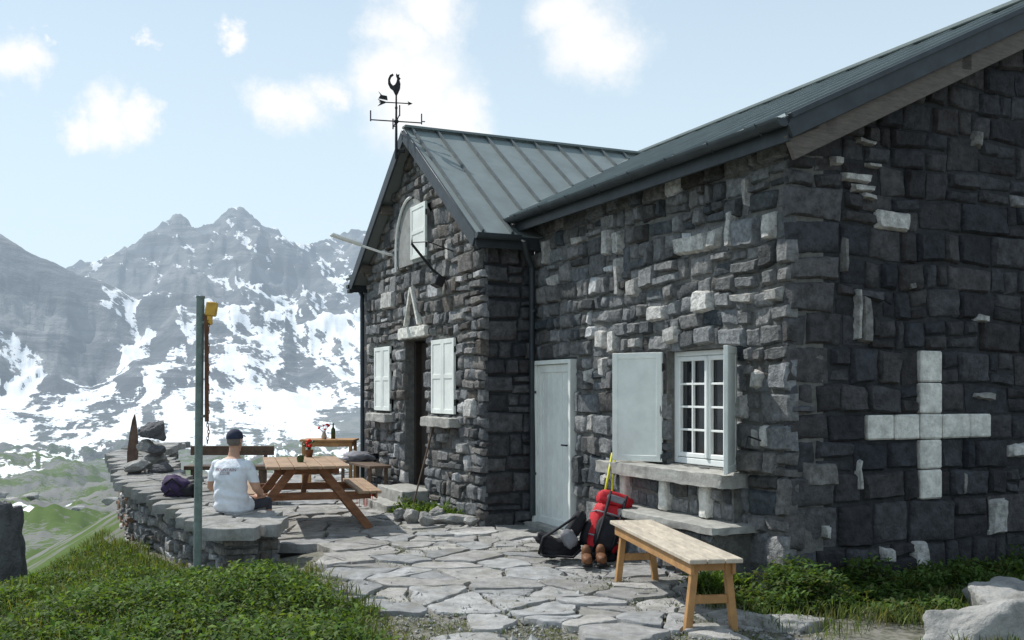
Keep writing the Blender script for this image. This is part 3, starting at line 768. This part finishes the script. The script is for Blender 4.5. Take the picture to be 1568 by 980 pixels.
# ================================================================ vegetation
def leaves(name,pts,h,nl,size,wr,cols,seed,spread=.12,elev=(-.1,1.1)):
    g=np.random.default_rng(seed); pts=np.array(pts); h=np.array(h); n=len(pts)*nl
    B=np.repeat(pts,nl,0); H=np.repeat(h,nl)
    hh=g.random(n)**.8*H; ang=g.random(n)*2*np.pi; rr=np.sqrt(g.random(n))*spread
    B=B+np.stack([rr*np.cos(ang),rr*np.sin(ang),hh],1)
    ph=g.random(n)*2*np.pi; th=g.uniform(elev[0],elev[1],n); Ln=size*g.uniform(.4,1.5,n)
    D=np.stack([np.cos(ph)*np.cos(th),np.sin(ph)*np.cos(th),np.sin(th)],1)
    S=np.stack([-np.sin(ph),np.cos(ph),g.uniform(-.4,.4,n)],1)
    W=(Ln*wr)[:,None]*.5; Lc=Ln[:,None]
    v0=B; v1=B+D*Lc*.45+S*W; v2=B+D*Lc; v2[:,2]-=Ln*.25; v3=B+D*Lc*.45-S*W
    v=np.stack([v0,v1,v2,v3],1).reshape(-1,3)
    idx=np.arange(n*4).reshape(-1,4)
    cols=np.array(cols); ci=g.integers(0,len(cols),len(pts)); C=np.repeat(cols[ci],nl,0)*g.uniform(.6,1.4,(n,1))
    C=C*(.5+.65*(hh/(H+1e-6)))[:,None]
    C=np.repeat(C,4,0)
    me=bpy.data.meshes.new(name); me.vertices.add(n*4); me.vertices.foreach_set('co',v.ravel().astype(np.float32))
    me.loops.add(n*4); me.loops.foreach_set('vertex_index',idx.ravel().astype(np.int32))
    me.polygons.add(n); me.polygons.foreach_set('loop_start',np.arange(0,n*4,4,dtype=np.int32)); me.polygons.foreach_set('loop_total',np.full(n,4,dtype=np.int32))
    me.update(calc_edges=True)
    a=me.color_attributes.new('tone','FLOAT_COLOR','POINT'); a.data.foreach_set('color',np.concatenate([C,np.ones((n*4,1))],1).astype(np.float32).ravel())
    me.materials.append(M_green); me.validate()
    return link(bpy.data.objects.new(name,me))
GC=[(.07,.14,.022),(.095,.17,.03),(.06,.11,.02),(.125,.19,.045),(.08,.12,.035),(.045,.09,.018)]
r=random.Random(5); P=[];H=[]
while len(P)<9000:
    y=r.uniform(4.2,14.5); x=r.uniform(-7.2,.3)
    bx=bank_x(y)-.05+.3*noise.noise(V(y*1.5,0,0))
    if y>9.4: bx=min(bx,float(np.interp(y,[9.4,9.8,13.1,16],[-2.3,-3.0,-5.05,-6.5])))
    if x>bx or x<edge_x(y)-1.4: continue
    cl=noise.noise(V(x*1.2,y*1.2,5))+.5*noise.noise(V(x*3,y*3,2))
    if cl<-.5: continue
    e=min(1,(bx-x)/.6+.25)
    if y>8.0: e*=max(.4,1-(y-8.0)*.35)
    P.append((x,y,ground_h(x,y)-.01)); H.append(max(.035,(.15+.26*max(-.45,cl)+.05*r.random())*e))
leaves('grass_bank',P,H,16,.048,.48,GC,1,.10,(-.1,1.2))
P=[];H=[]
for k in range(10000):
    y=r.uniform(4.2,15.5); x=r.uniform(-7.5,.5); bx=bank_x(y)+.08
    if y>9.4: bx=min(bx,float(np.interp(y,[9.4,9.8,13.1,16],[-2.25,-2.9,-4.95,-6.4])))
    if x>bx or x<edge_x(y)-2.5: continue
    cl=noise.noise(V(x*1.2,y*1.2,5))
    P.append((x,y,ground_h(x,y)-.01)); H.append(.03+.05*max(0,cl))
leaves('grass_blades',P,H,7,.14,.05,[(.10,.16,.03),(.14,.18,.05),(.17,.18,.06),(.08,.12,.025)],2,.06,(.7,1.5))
P=[];H=[]
Uv=V(.908,.419,0);Vv=V(-.419,.908,0);O=V(2.287,8.42,0)
while len(P)<1900:
    u=r.uniform(-.75,4.2); v=-r.uniform(.05,1.25)
    if u<0 and v<-.8: continue
    cl=noise.noise(V(u*1.7,v*1.7,8))+.4*noise.noise(V(u*5,v*5,8))
    if cl<-.3 : continue
    q=O+Uv*u+Vv*v
    P.append((q.x,q.y,-.05)); H.append((.12+.38*max(0,cl+.1))*(1 if v>-.7 else .5))
leaves('nettle_plants',P,H,20,.055,.42,[(.06,.115,.028),(.045,.085,.02),(.08,.14,.035),(.09,.11,.04)],3,.1)
P=[];H=[]
for k in range(3000):
    u=r.uniform(-1.0,4.5); v=-r.uniform(.0,2.6); q=O+Uv*u+Vv*v
    if noise.noise(V(u*1.3,v*1.3,2))<-.15 : continue
    if u<-.3 and v<-.9 and r.random()<.6: continue
    P.append((q.x,q.y,-.05)); H.append(.04)
leaves('wall_base_grass',P,H,8,.14,.05,[(.09,.14,.035),(.12,.16,.05),(.15,.16,.07)],4,.07,(.7,1.5))
P=[];H=[]
for k in range(700):
    q=O+Uv*(-.72-r.uniform(.02,.55))+Vv*(5.1+r.uniform(.2,1.6)); P.append((q.x,q.y,-.03)); H.append((.18*r.random()+.03)*max(.1,.6+noise.noise(V(q.x*3,q.y*3,0))))
for k in range(200):
    q=O+Uv*(-.5-r.uniform(.0,.3))+Vv*(r.uniform(-.1,.3)); P.append((q.x,q.y,-.03)); H.append(.15)
leaves('grass_tuft',P,H,9,.08,.25,GC,6,.06,(.2,1.4))
P=[];H=[]
for k in range(30000):
    y=r.uniform(5.0,17); x=r.uniform(-5,2.3)
    if not in_patio(x,y): continue
    nn=noise.noise(V(x*1.1,y*1.1,20))+.4*noise.noise(V(x*4,y*4,20))
    if nn<.14 and not (y<8.2 and nn>-.12): continue
    P.append((x,y,-.055)); H.append(.014)
leaves('joint_grass',P,H,6,.038,.14,[(.11,.14,.035),(.14,.16,.055),(.08,.115,.03)],7,.05,(.2,1.4))
mb=MB()
for k in range(8):
    q=O+Uv*(-1.25-r.uniform(0,.3))+Vv*(7.3+r.uniform(0,.4)); mb.ell((q.x,q.y,.14+r.uniform(0,.06)),(.03,.03,.02),nz=.3,nu=8,nv=5)
    mb.tube([(q.x,q.y,0),(q.x,q.y,.15)],.004,0,5)
mb.build('red_flowers',[M_flower])
# ================================================================ wooden bench (foreground)
bench=empty('wooden_bench')
mb=MB(); A=V(1.40,7.0,0);B=V(1.06,9.15,0); d=(B-A).normalized(); s=V(d.y,-d.x,0)
zt=.46
for k,o in enumerate((-.13,.0,.13)):
    mb.beam(A+s*o+V(0,0,zt),B+s*o+V(0,0,zt),.122,.032,0,.005)
for o in (-.15,.15): mb.beam(A+d*.06+s*o+V(0,0,zt-.06),B-d*.06+s*o+V(0,0,zt-.06),.025,.085,1,.004)
for t in (.12,(B-A).length-.2):
    c=A+d*t
    for o in (-1,1): mb.beam(c+s*o*.115+V(0,0,zt-.02),c+s*o*.17+V(0,0,-.05),.05,.06,1,.004,up=d)
    mb.beam(c-s*.15+V(0,0,.18),c+s*.15+V(0,0,.18),.03,.06,1,.004)
    mb.beam(c-s*.15+V(0,0,zt-.05),c+s*.15+V(0,0,zt-.05),.04,.06,1,.004)
mb.build('bench_frame',[M_pale,M_pine],bench)
# ================================================================ picnic table
tab=empty('picnic_table')
mb=MB(); th=math.radians(15); a_=V(math.cos(th),math.sin(th),0); b_=V(-math.sin(th),math.cos(th),0); M0=V(-2.42,12.1,0)
for k in range(6):
    o=-.40+.16*k; mb.beam(M0-b_*.25+a_*o+V(0,0,.74),M0+b_*1.6+a_*o+V(0,0,.74),.152,.035,1,.005)
for sgn in (-1,1):
    for k in range(2):
        o=sgn*(.64+.14*k); mb.beam(M0-b_*.25+a_*o+V(0,0,.44),M0+b_*1.6+a_*o+V(0,0,.44),.132,.035,1,.005)
    mb.beam(M0-b_*.25+a_*sgn*.79+V(0,0,.41),M0+b_*1.6+a_*sgn*.79+V(0,0,.41),.02,.09,0,.004)
for t in (0,1.35):
    c=M0+b_*t
    for sgn in (-1,1):
        mb.beam(c+a_*sgn*.16+V(0,0,.72)+b_*.022*sgn,c+a_*sgn*.74+V(0,0,-.02)+b_*.022*sgn,.04,.095,0,.004,up=b_.cross(V(0,0,1)))
    mb.beam(c-a_*.76+b_*.07+V(0,0,.38),c+a_*.76+b_*.07+V(0,0,.38),.04,.09,0,.004)
    mb.beam(c-a_*.38+b_*.07+V(0,0,.68),c+a_*.38+b_*.07+V(0,0,.68),.04,.08,0,.004)
mb.beam(M0+b_*.1+V(0,0,.68),M0+b_*.75+V(0,0,.36),.06,.05,0,.004)
mb.build('table_frame',[M_wood,M_woodt],tab)
jar=empty('drinking_jar'); mb=MB(); q=M0-a_*.05+b_*.5
mb.tube([q+V(0,0,.757),q+V(0,0,.80),q+V(0,0,.84),q+V(0,0,.845)],[.035,.045,.042,.036],0,14); mb.build('jar_body',[M_bottle],jar,smooth=True,autos=40)
fp=empty('flower_pot'); mb=MB(); q=M0+a_*.12+b_*1.45+V(0,0,.757)
mb.tube([q,q+V(0,0,.09),q+V(0,0,.10)],[.04,.055,.055],0,12)
for k in range(12):
    e=q+V(r.uniform(-.08,.08),r.uniform(-.06,.06),r.uniform(.14,.24)); mb.tube([q+V(0,0,.09),e],.003,2,4); mb.ell(e,(.024,.024,.018),1 if k%3 else 2,nz=.4,nu=8,nv=5)
mb.build('pot_and_flowers',[M_leather,M_flower,M_bottle],fp,smooth=True)
# ================================================================ side table with bottle and flowers
st=empty('side_table'); mb=MB(); c=V(-3.15,17.7,0)
mb.box(c+V(0,0,.79),(.92,.62,.035)); mb.box(c+V(0,-.26,.73),(.82,.025,.09)); mb.box(c+V(0,.26,.73),(.82,.025,.09))
for sx_ in (-.4,.4):
    mb.box(c+V(sx_,0,.73),(.025,.5,.09))
    for sy_ in (-.25,.25): mb.box(c+V(sx_,sy_,.38),(.055,.055,.77))
mb.build('table_parts',[M_pine],st)
fl=empty('flower_vase'); mb=MB(); q=c+V(-.08,-.1,.808)
mb.tube([q,q+V(0,0,.05),q+V(0,0,.12),q+V(0,0,.14)],[.04,.05,.025,.03],0,12)
for k in range(9):
    e=q+V(r.uniform(-.1,.1),r.uniform(-.06,.06),r.uniform(.17,.26)); mb.tube([q+V(0,0,.1),e],.003,2,4); mb.ell(e,(.022,.022,.016),1,nz=.4,nu=8,nv=5)
mb.build('vase_and_flowers',[M_pale,M_flower,M_bottle],fl,smooth=True)
bt=empty('glass_bottle'); mb=MB(); q=c+V(.05,.05,.808)
mb.tube([q,q+V(0,0,.16),q+V(0,0,.20),q+V(0,0,.27)],[.038,.038,.014,.013],0,12); mb.build('bottle_body',[M_bottle],bt,smooth=True)
def HW(u,v,z=0): q=O+Uv*u+Vv*v; return V(q.x,q.y,z)
wb=empty('wall_bench'); mb=MB()
mb.beam(HW(-1.0,7.95,.50),HW(-1.0,9.75,.50),.34,.04,0)
for v in (8.1,9.6):
    for u in (-.87,-1.12): mb.beam(HW(u,v,0),HW(u,v,.48),.05,.05,0,.004,up=(1,0,0))
mb.build('bench_parts',[M_dkwood],wb)
bag=empty('cloth_bundle'); mb=MB(); q=HW(-1.0,9.1,.58); mb.ell(q,(.24,.16,.09),0,nz=.5,ns=2.5); mb.ell(q+V(.15,.1,.0),(.15,.12,.07),1,nz=.5,ns=3,seed=4); mb.build('bundle',[M_grey,M_black],bag,smooth=True)
fb=empty('dark_bench'); mb=MB(); mb.box((-4.2,15.2,.50),(1.25,.32,.06)); mb.box((-4.2,15.38,.74),(1.25,.04,.14))
for x in (-4.7,-3.7): mb.box((x,15.2,.23),(.06,.28,.48)); mb.box((x,15.38,.6),(.05,.035,.3))
mb.build('bench_parts',[M_dkwood],fb)
# ================================================================ pole with chain
pole=empty('metal_pole'); mb=MB(); b0=V(-2.86,9.3,-.25); b1=V(-2.83,9.3,2.47)
mb.tube([b0,b1],.036,0,14); mb.tube([b1,b1+V(0,0,.02)],.04,0,14)
mb.beam((-2.765,9.28,1.35),(-2.77,9.28,2.33),.035,.02,2,.003,up=(0,1,0))
mb.box((-2.72,9.27,2.37),(.10,.05,.13),Matrix.Rotation(.15,3,'Y'),1,.01); mb.box((-2.735,9.27,2.27),(.045,.04,.09),None,1,.01)
for z in (1.4,2.25): mb.box((-2.80,9.29,z),(.09,.03,.025),None,0,.003)
zc=2.25;k=0
while zc>1.15:
    n=10; R1=.016; ctr=V(-2.745+.006*math.sin(k),9.245,zc); vs=[];fs=[]
    for i in range(n):
        t=2*math.pi*i/n
        for j in range(5):
            p=2*math.pi*j/5; rx=(R1*.6+.0035*math.cos(p))*math.cos(t); rz_=(R1*1.25+.0035*math.cos(p))*math.sin(t); o=.0035*math.sin(p)
            vs.append(ctr+(V(rx,o,rz_) if k%2 else V(o,rx,rz_)))
    for i in range(n):
        for j in range(5): fs.append((i*5+j,i*5+(j+1)%5,((i+1)%n)*5+(j+1)%5,((i+1)%n)*5+j))
    mb.add(vs,fs,2); zc-=.030;k+=1
mb.build('pole_parts',[M_pole,M_ylw,M_leather],pole,autos=40)
# ================================================================ red rucksack, poles, boots
bpk=empty('red_backpack'); mb=MB(); c=V(.84,10.0,0)
Rt=Matrix.Rotation(math.radians(18),3,'Y')@Matrix.Rotation(math.radians(-14),3,'X')
T=lambda x,y,z: c+Rt@V(x,y,z)
mb.ell(T(0,0,.30),(.18,.14,.28),0,Rt,.6,28,16,.16,4,1)
mb.ell(T(0,-.01,.585),(.175,.145,.075),0,Rt,.6,24,12,.16,4,2)
mb.ell(T(0,-.14,.24),(.12,.06,.17),1,Rt,.65,20,12,.16,4,3)
mb.ell(T(-.17,0,.20),(.06,.09,.13),1,Rt,.7,16,10,.12,4,4); mb.ell(T(.17,0,.20),(.06,.09,.13),1,Rt,.7,16,10,.12,4,5)
mb.ell(T(0,-.145,.58),(.10,.02,.035),2,Rt,.6)
for sx_ in (-.08,.08):
    mb.tube([T(sx_,-.13,.64),T(sx_,-.175,.55),T(sx_,-.20,.36),T(sx_,-.20,.15),T(sx_,-.13,.03)],.011,1,6,sx=1.6)
for zz in (.18,.42): mb.tube([T(-.18,.02,zz),T(-.16,-.13,zz),T(0,-.19,zz),T(.16,-.13,zz),T(.18,.02,zz)],.008,2,6)
mb.ell(T(0,-.0,.03),(.17,.13,.06),1,Rt,.6)
mb.ell((.47,10.0,.10),(.20,.11,.09),1,Matrix.Rotation(.3,3,'Z'),.7,24,12,.35,3,7)
mb.ell((.36,9.93,.16),(.14,.07,.06),1,Matrix.Rotation(.5,3,'Y'),.7,20,10,.4,3,8)
mb.ell((.55,9.9,.2),(.07,.06,.09),2,Matrix.Rotation(-.5,3,'Y'),.7,20,10,.3,3,9)
mb.ell((.62,10.0,.32),(.07,.08,.14),1,Matrix.Rotation(.5,3,'Y'),.7,20,10,.3,3,9)
mb.tube([(.26,9.9,.06),(.3,9.84,.22),(.45,9.84,.31),(.62,9.88,.42)],.014,1,6,sx=1.8)
mb.tube([(.28,9.95,.04),(.4,9.8,.05),(.58,9.78,.04),(.66,9.85,.1)],.012,1,6,sx=1.8)
mb.build('pack_parts',[M_red,M_black,M_grey],bpk,smooth=True)
tp=empty('trekking_poles'); mb=MB()
mb.tube([(.80,10.25,.05),(.95,10.42,.62),(1.03,10.5,1.0)],[.009,.011,.012],0,8); mb.tube([(1.03,10.5,1.0),(1.06,10.52,1.13)],[.018,.020],1,8)
mb.tube([(.88,10.25,.05),(1.02,10.42,.62),(1.05,10.48,.95)],[.009,.011,.012],0,8); mb.tube([(1.05,10.48,.95),(1.07,10.5,1.08)],[.018,.020],1,8)
mb.tube([(1.05,10.5,1.09),(1.10,10.42,1.02),(1.04,10.45,.94)],.006,1,5)
mb.build('poles',[M_yel,M_black],tp,smooth=True)
bo=empty('hiking_boots')
mb=MB()
for k,(x,y) in enumerate(((.70,9.62),(.84,9.66))):
    mb.ell((x,y-.03,.055),(.05,.14,.05),0,None,.75,16,10,.08); mb.ell((x,y+.06,.10),(.045,.06,.075),0,None,.8,16,10,.05); mb.box((x,y-.02,.012),(.095,.27,.03),None,1,.01)
    mb.tube([(x-.03,y-.03,.10),(x+.03,y-.05,.09),(x-.03,y-.07,.085)],.004,1,5)
mb.build('boot_pair',[M_leather,M_black],bo,smooth=True,autos=50)
ws=empty('walking_stick'); mb=MB(); mb.tube([HW(-1.25,5.9,0),HW(-.78,6.3,1.15)],[.010,.014],0,8); mb.tube([HW(-.79,6.28,1.15),HW(-.77,6.36,1.2)],.014,0,8); mb.build('stick',[M_dkwood],ws)
pb=empty('purple_rucksack'); mb=MB(); q=V(-3.85,11.75,.52)
mb.ell(q,(.16,.13,.13),0,Matrix.Rotation(.4,3,'Y'),.75,24,14,.25,3,2); mb.ell(q+V(.12,-.02,-.04),(.12,.1,.09),1,None,.75,20,12,.3,3,4); mb.tube([q+V(-.1,-.12,.05),q+V(0,-.15,.12),q+V(.1,-.13,.02)],.012,1,6); mb.tube([q+V(-.12,-.08,-.08),q+V(-.02,-.17,0),q+V(.08,-.15,-.1)],.01,1,6)
mb.build('bag_parts',[M_purple,M_black],pb,smooth=True)
# ================================================================ person
per=empty('seated_person',(-2.93,10.72,.345),math.radians(-16))
mb=MB()
def loft(rings,n=24):
    vs=[]
    for (cx_,cy_,cz_,rx,ry) in rings:
        for j in range(n):
            t=2*math.pi*j/n; ex=.85
            vs.append(V(cx_+rx*math.copysign(abs(math.cos(t))**ex,math.cos(t)),cy_+ry*math.copysign(abs(math.sin(t))**ex,math.sin(t)),cz_))
    k=len(rings); fs=[[i*n+j,i*n+(j+1)%n,(i+1)*n+(j+1)%n,(i+1)*n+j] for i in range(k-1) for j in range(n)]+[list(range(n))[::-1],[(k-1)*n+j for j in range(n)]]
    mb.add(vs,fs)
loft([(0,.03,.0,.15,.12),(0,.02,.04,.185,.145),(0,.0,.12,.185,.14),(0,-.02,.22,.172,.125),(0,-.025,.32,.176,.122),(0,-.02,.42,.190,.125),(0,-.005,.49,.192,.115),(0,.01,.54,.165,.095),(0,.02,.575,.105,.075),(0,.03,.60,.06,.058),(0,.04,.64,.052,.055),(0,.05,.70,.05,.055)])
def limb(ps,rs):
    mb.tube(ps,rs,0,14)
    for p,q in zip(ps,rs): mb.ell(p,(q,q,q),0,nu=14,nv=8)
for sg in (-1,1):
    limb([(sg*.17,.0,.505),(sg*.225,.015,.42),(sg*.265,.03,.28)],[.062,.058,.046])
    limb([(sg*.265,.03,.275),(sg*.24,.15,.22),(sg*.17,.265,.175)],[.043,.040,.027])
    limb([(sg*.09,.05,.085),(sg*.115,.26,.09),(sg*.13,.47,.085)],[.098,.085,.06])
    limb([(sg*.13,.48,.08),(sg*.13,.50,-.08),(sg*.13,.50,-.27)],[.058,.055,.036])
    limb([(sg*.13,.49,-.29),(sg*.135,.58,-.305),(sg*.14,.68,-.315)],[.038,.036,.028])
    w=V(sg*.17,.265,.175); f=V(-sg*.25,.95,-.12).normalized(); side=V(f.y,-f.x,0).normalized()
    mb.ell(w+f*.055,(.040,.05,.017),0,Matrix((side,f,side.cross(f))).transposed(),.8,14,8)
    for i,(o,l) in enumerate(((-.030,.062),(-.010,.075),(.011,.070),(.031,.055))):
        a0_=w+f*.085+side*o; a1=a0_+f*l*.45+V(0,0,.004); a2=a1+f*l*.35-V(0,0,.012); a3=a2+f*l*.25-V(0,0,.016)
        mb.tube([a0_,a1,a2,a3],[.0100,.0092,.0085,.0070],0,8); mb.ell(a3,(.007,)*3,0,nu=8,nv=6)
    t0=w+f*.02-side*sg*.032; t1=t0-side*sg*.030+f*.025; t2=t1+f*.032-V(0,0,.008)
    mb.tube([t0,t1,t2],[.013,.0115,.009],0,8); mb.ell(t2,(.009,)*3,0,nu=8,nv=6)
hc=V(0,.055,.765)
mb.ell(hc+V(0,-.005,.015),(.077,.097,.098),0,nu=24,nv=16); mb.ell(hc+V(0,.025,-.055),(.056,.066,.062),0,nu=20,nv=12)
mb.ell(hc+V(0,.105,-.022),(.013,.022,.026),0); mb.ell(hc+V(0,.097,.0),(.010,.012,.035),0)
mb.ell(hc+V(0,.086,-.066),(.026,.012,.007),0); mb.ell(hc+V(0,.086,-.078),(.022,.012,.008),0); mb.ell(hc+V(0,.075,-.105),(.025,.02,.018),0)
for sg in (-1,1):
    mb.ell(hc+V(sg*.08,-.005,-.012),(.010,.020,.032),0,Matrix.Rotation(-.2,3,'X'))
    mb.ell(hc+V(sg*.032,.083,.022),(.024,.010,.008),0)
tmp=mb.build('body_tmp',[M_skin],per)
rm=tmp.modifiers.new('r','REMESH'); rm.mode='VOXEL'; rm.voxel_size=.0065; rm.use_smooth_shade=True
sm=tmp.modifiers.new('s','SMOOTH'); sm.iterations=5; sm.factor=.5
dg=bpy.context.evaluated_depsgraph_get(); dg.update()
bme=bpy.data.meshes.new_from_object(tmp.evaluated_get(dg)); bpy.data.objects.remove(tmp)
bme.materials.clear()
for m_ in (M_skin,M_shirt,M_hair,M_short,M_navy,M_leather): bme.materials.append(m_)
for v in bme.vertices:
    p=v.co
    if p.z<.56 and abs(p.x)<.23 and p.z>.0 and p.y<.16:
        k=.010*noise.noise(V(p.x*7,p.y*7,p.z*13+abs(p.x)*10))+.006*math.sin(p.z*38+p.x*11+4*noise.noise(p*5))
        n=V(p.x,p.y,0)
        if n.length>.01: v.co=p+n.normalized()*(k+.004)
mi=[]
for p in bme.polygons:
    c=p.center; q=0
    sleeve = abs(c.x)>.17 and c.z>.335 and c.y<.12
    torso = c.z>.015 and c.z<.578 and abs(c.x)<.215 and c.y<.15 and not (c.z<.2 and c.y>.125)
    if c.z<=.35 and abs(c.x)>.205 : torso=False
    if torso or sleeve: q=1
    elif c.z<.19 and c.y<.55 and c.z>.0 and abs(c.x)<.205 and not (c.z>.14 and c.y>.15): q=3
    elif c.z<.02 and c.y<.42 and c.z>-.1: q=3
    elif c.z<-.235: q=5
    if c.z>.64:
        hx=c-hc
        if hx.z>.035: q=4
        elif hx.y<-.015 and hx.z>-.055 and abs(hx.x)<.078: q=2
    mi.append(q)
bme.polygons.foreach_set('material_index',mi)
bme.polygons.foreach_set('use_smooth',[True]*len(mi))
link(bpy.data.objects.new('body',bme),per)
mb=MB()
mb.ell(hc+V(0,-.005,.035),(.083,.103,.087),0,nu=28,nv=16)
bv=[];n=12
for t in (0,1):
    for i in range(n+1):
        a=math.radians(200+140*i/n)+math.pi
        bv.append(hc+V(.075*math.cos(a),.08,.045+t*.006)); bv.append(hc+V(.07*math.cos(a),.08+.085*math.sin(a),.035-.01*abs(math.cos(a))+t*.006))
bf=[(2*i,2*i+1,2*i+3,2*i+2) for i in range(n)]+[(2*(n+1)+2*i+2,2*(n+1)+2*i+3,2*(n+1)+2*i+1,2*(n+1)+2*i) for i in range(n)]
mb.add(bv,bf)
cut=[f for f in mb.f if sum(mb.v[i][2] for i in f)/len(f)>hc.z+.012]
mb.f=cut; mb.m=[0]*len(cut)
mb.build('cap',[M_navy],per,smooth=True)
mb=MB()
for sg in (-1,1): mb.ell(hc+V(sg*.032,.088,.004),(.012,.006,.006),0)
mb.build('eyes',[M_eye],per)
cu=bpy.data.curves.new('txt','FONT'); cu.body='MOUNTAIN\nCLUB'; cu.size=.044; cu.align_x='CENTER'; cu.space_line=.8
to=bpy.data.objects.new('txt',cu); link(to); dg=bpy.context.evaluated_depsgraph_get(); dg.update()
tm=bpy.data.meshes.new_from_object(to.evaluated_get(dg)); bpy.data.objects.remove(to)
bvh=BVHTree.FromPolygons([v.co for v in bme.vertices],[p.vertices[:] for p in bme.polygons])
for v in tm.vertices:
    hit=bvh.ray_cast(V(v.co.x,-1,.455+v.co.y),V(0,1,0))
    yv=hit[0].y-.005 if hit[0] else -.12
    v.co=V(v.co.x,yv,.455+v.co.y)
tm.materials.clear(); tm.materials.append(M_text); link(bpy.data.objects.new('shirt_print',tm),per)
# ================================================================ light / world
to_sun=V(-.55,.36,.80).normalized()
el=math.asin(to_sun.z); azm=math.atan2(to_sun.x,to_sun.y)
sl=bpy.data.lights.new('sun','SUN'); sl.energy=4.5; sl.angle=math.radians(.53); sl.color=(1,.97,.91)
so=link(bpy.data.objects.new('sun',sl)); so.rotation_euler=(-to_sun).to_track_quat('-Z','Y').to_euler()
w=bpy.data.worlds.new('World'); scene.world=w; w.use_nodes=True; nt=w.node_tree; L=nt.links
bg=nt.nodes['Background']; out=nt.nodes['World Output']
sky=N(nt,'ShaderNodeTexSky'); sky.sky_type='NISHITA'; sky.sun_disc=False; sky.sun_elevation=el; sky.sun_rotation=azm; sky.altitude=1500; sky.air_density=1.0; sky.dust_density=1.0; sky.ozone_density=.6
L.new(sky.outputs[0],bg.inputs['Color']); bg.inputs['Strength'].default_value=.15
bg2=N(nt,'ShaderNodeBackground'); bg2.inputs['Color'].default_value=(1,1,1,1); bg2.inputs['Strength'].default_value=1.05
bg3=N(nt,'ShaderNodeBackground'); bg3.inputs['Color'].default_value=(.76,.92,1,1); bg3.inputs['Strength'].default_value=1.0
tc=N(nt,'ShaderNodeTexCoord'); D=tc.outputs['Generated']
nz=N(nt,'ShaderNodeTexNoise'); nz.inputs['Scale'].default_value=9; nz.inputs['Detail'].default_value=6; nz.inputs['Roughness'].default_value=.66; L.new(D,nz.inputs['Vector'])
sb=N(nt,'ShaderNodeVectorMath',operation='SUBTRACT'); L.new(nz.outputs['Color'],sb.inputs[0]); sb.inputs[1].default_value=(.5,.5,.5)
scn=N(nt,'ShaderNodeVectorMath',operation='SCALE'); L.new(sb.outputs[0],scn.inputs[0]); scn.inputs['Scale'].default_value=.11
ad=N(nt,'ShaderNodeVectorMath',operation='ADD'); L.new(D,ad.inputs[0]); L.new(scn.outputs[0],ad.inputs[1])
blobs=[(-.215,.280,.024),(-.240,.282,.020),(-.19,.290,.018),(-.39,.265,.020),(-.42,.262,.014),(-.36,.267,.014),(-.10,.300,.042),(-.13,.31,.03),(-.06,.275,.03),(-.12,.35,.026),(-.08,.375,.028),(.075,.35,.034),(.10,.335,.030),(.05,.38,.026),(-.275,.35,.010),(-.49,.325,.018),(-.36,.335,.008),(-.46,.345,.006)]
def wm(op,a,b2,clamp=False):
    n=N(nt,'ShaderNodeMath',operation=op); n.use_clamp=clamp
    for i,q in enumerate((a,b2)):
        if isinstance(q,(int,float)): n.inputs[i].default_value=q
        else: L.new(q,n.inputs[i])
    return n.outputs[0]
acc=None
for (ax,ez,rr) in blobs:
    c=V(ax,1,ez).normalized()
    dn=N(nt,'ShaderNodeVectorMath',operation='DISTANCE'); L.new(ad.outputs[0],dn.inputs[0]); dn.inputs[1].default_value=c
    mr=N(nt,'ShaderNodeMapRange'); mr.interpolation_type='SMOOTHSTEP'; mr.inputs['From Min'].default_value=rr*1.7; mr.inputs['From Max'].default_value=rr*.35
    L.new(dn.outputs['Value'],mr.inputs['Value']); o=mr.outputs['Result']
    acc=o if acc is None else wm('MAXIMUM',acc,o)
sp=N(nt,'ShaderNodeSeparateXYZ'); L.new(D,sp.inputs[0])
veil=N(nt,'ShaderNodeMapRange'); veil.inputs['From Min'].default_value=.10; veil.inputs['From Max'].default_value=.50; veil.inputs['To Min'].default_value=.95; veil.inputs['To Max'].default_value=.50
L.new(sp.outputs['Z'],veil.inputs['Value'])
m1=N(nt,'ShaderNodeMixShader'); L.new(veil.outputs['Result'],m1.inputs[0]); L.new(bg.outputs[0],m1.inputs[1]); L.new(bg3.outputs[0],m1.inputs[2])
mx=N(nt,'ShaderNodeMixShader'); L.new(acc,mx.inputs[0]); L.new(m1.outputs[0],mx.inputs[1]); L.new(bg2.outputs[0],mx.inputs[2]); L.new(mx.outputs[0],out.inputs['Surface'])
# ================================================================ camera
cam=bpy.data.cameras.new('camera'); cam.lens=36; cam.sensor_width=36; cam.shift_y=.0702; cam.clip_end=12000; cam.clip_start=.05
co=link(bpy.data.objects.new('camera',cam)); co.location=(0,0,1.62); co.rotation_euler=(math.radians(90),0,0); scene.camera=co
print('POLYS',sum(len(o.data.polygons) for o in bpy.data.objects if o.type=='MESH'))
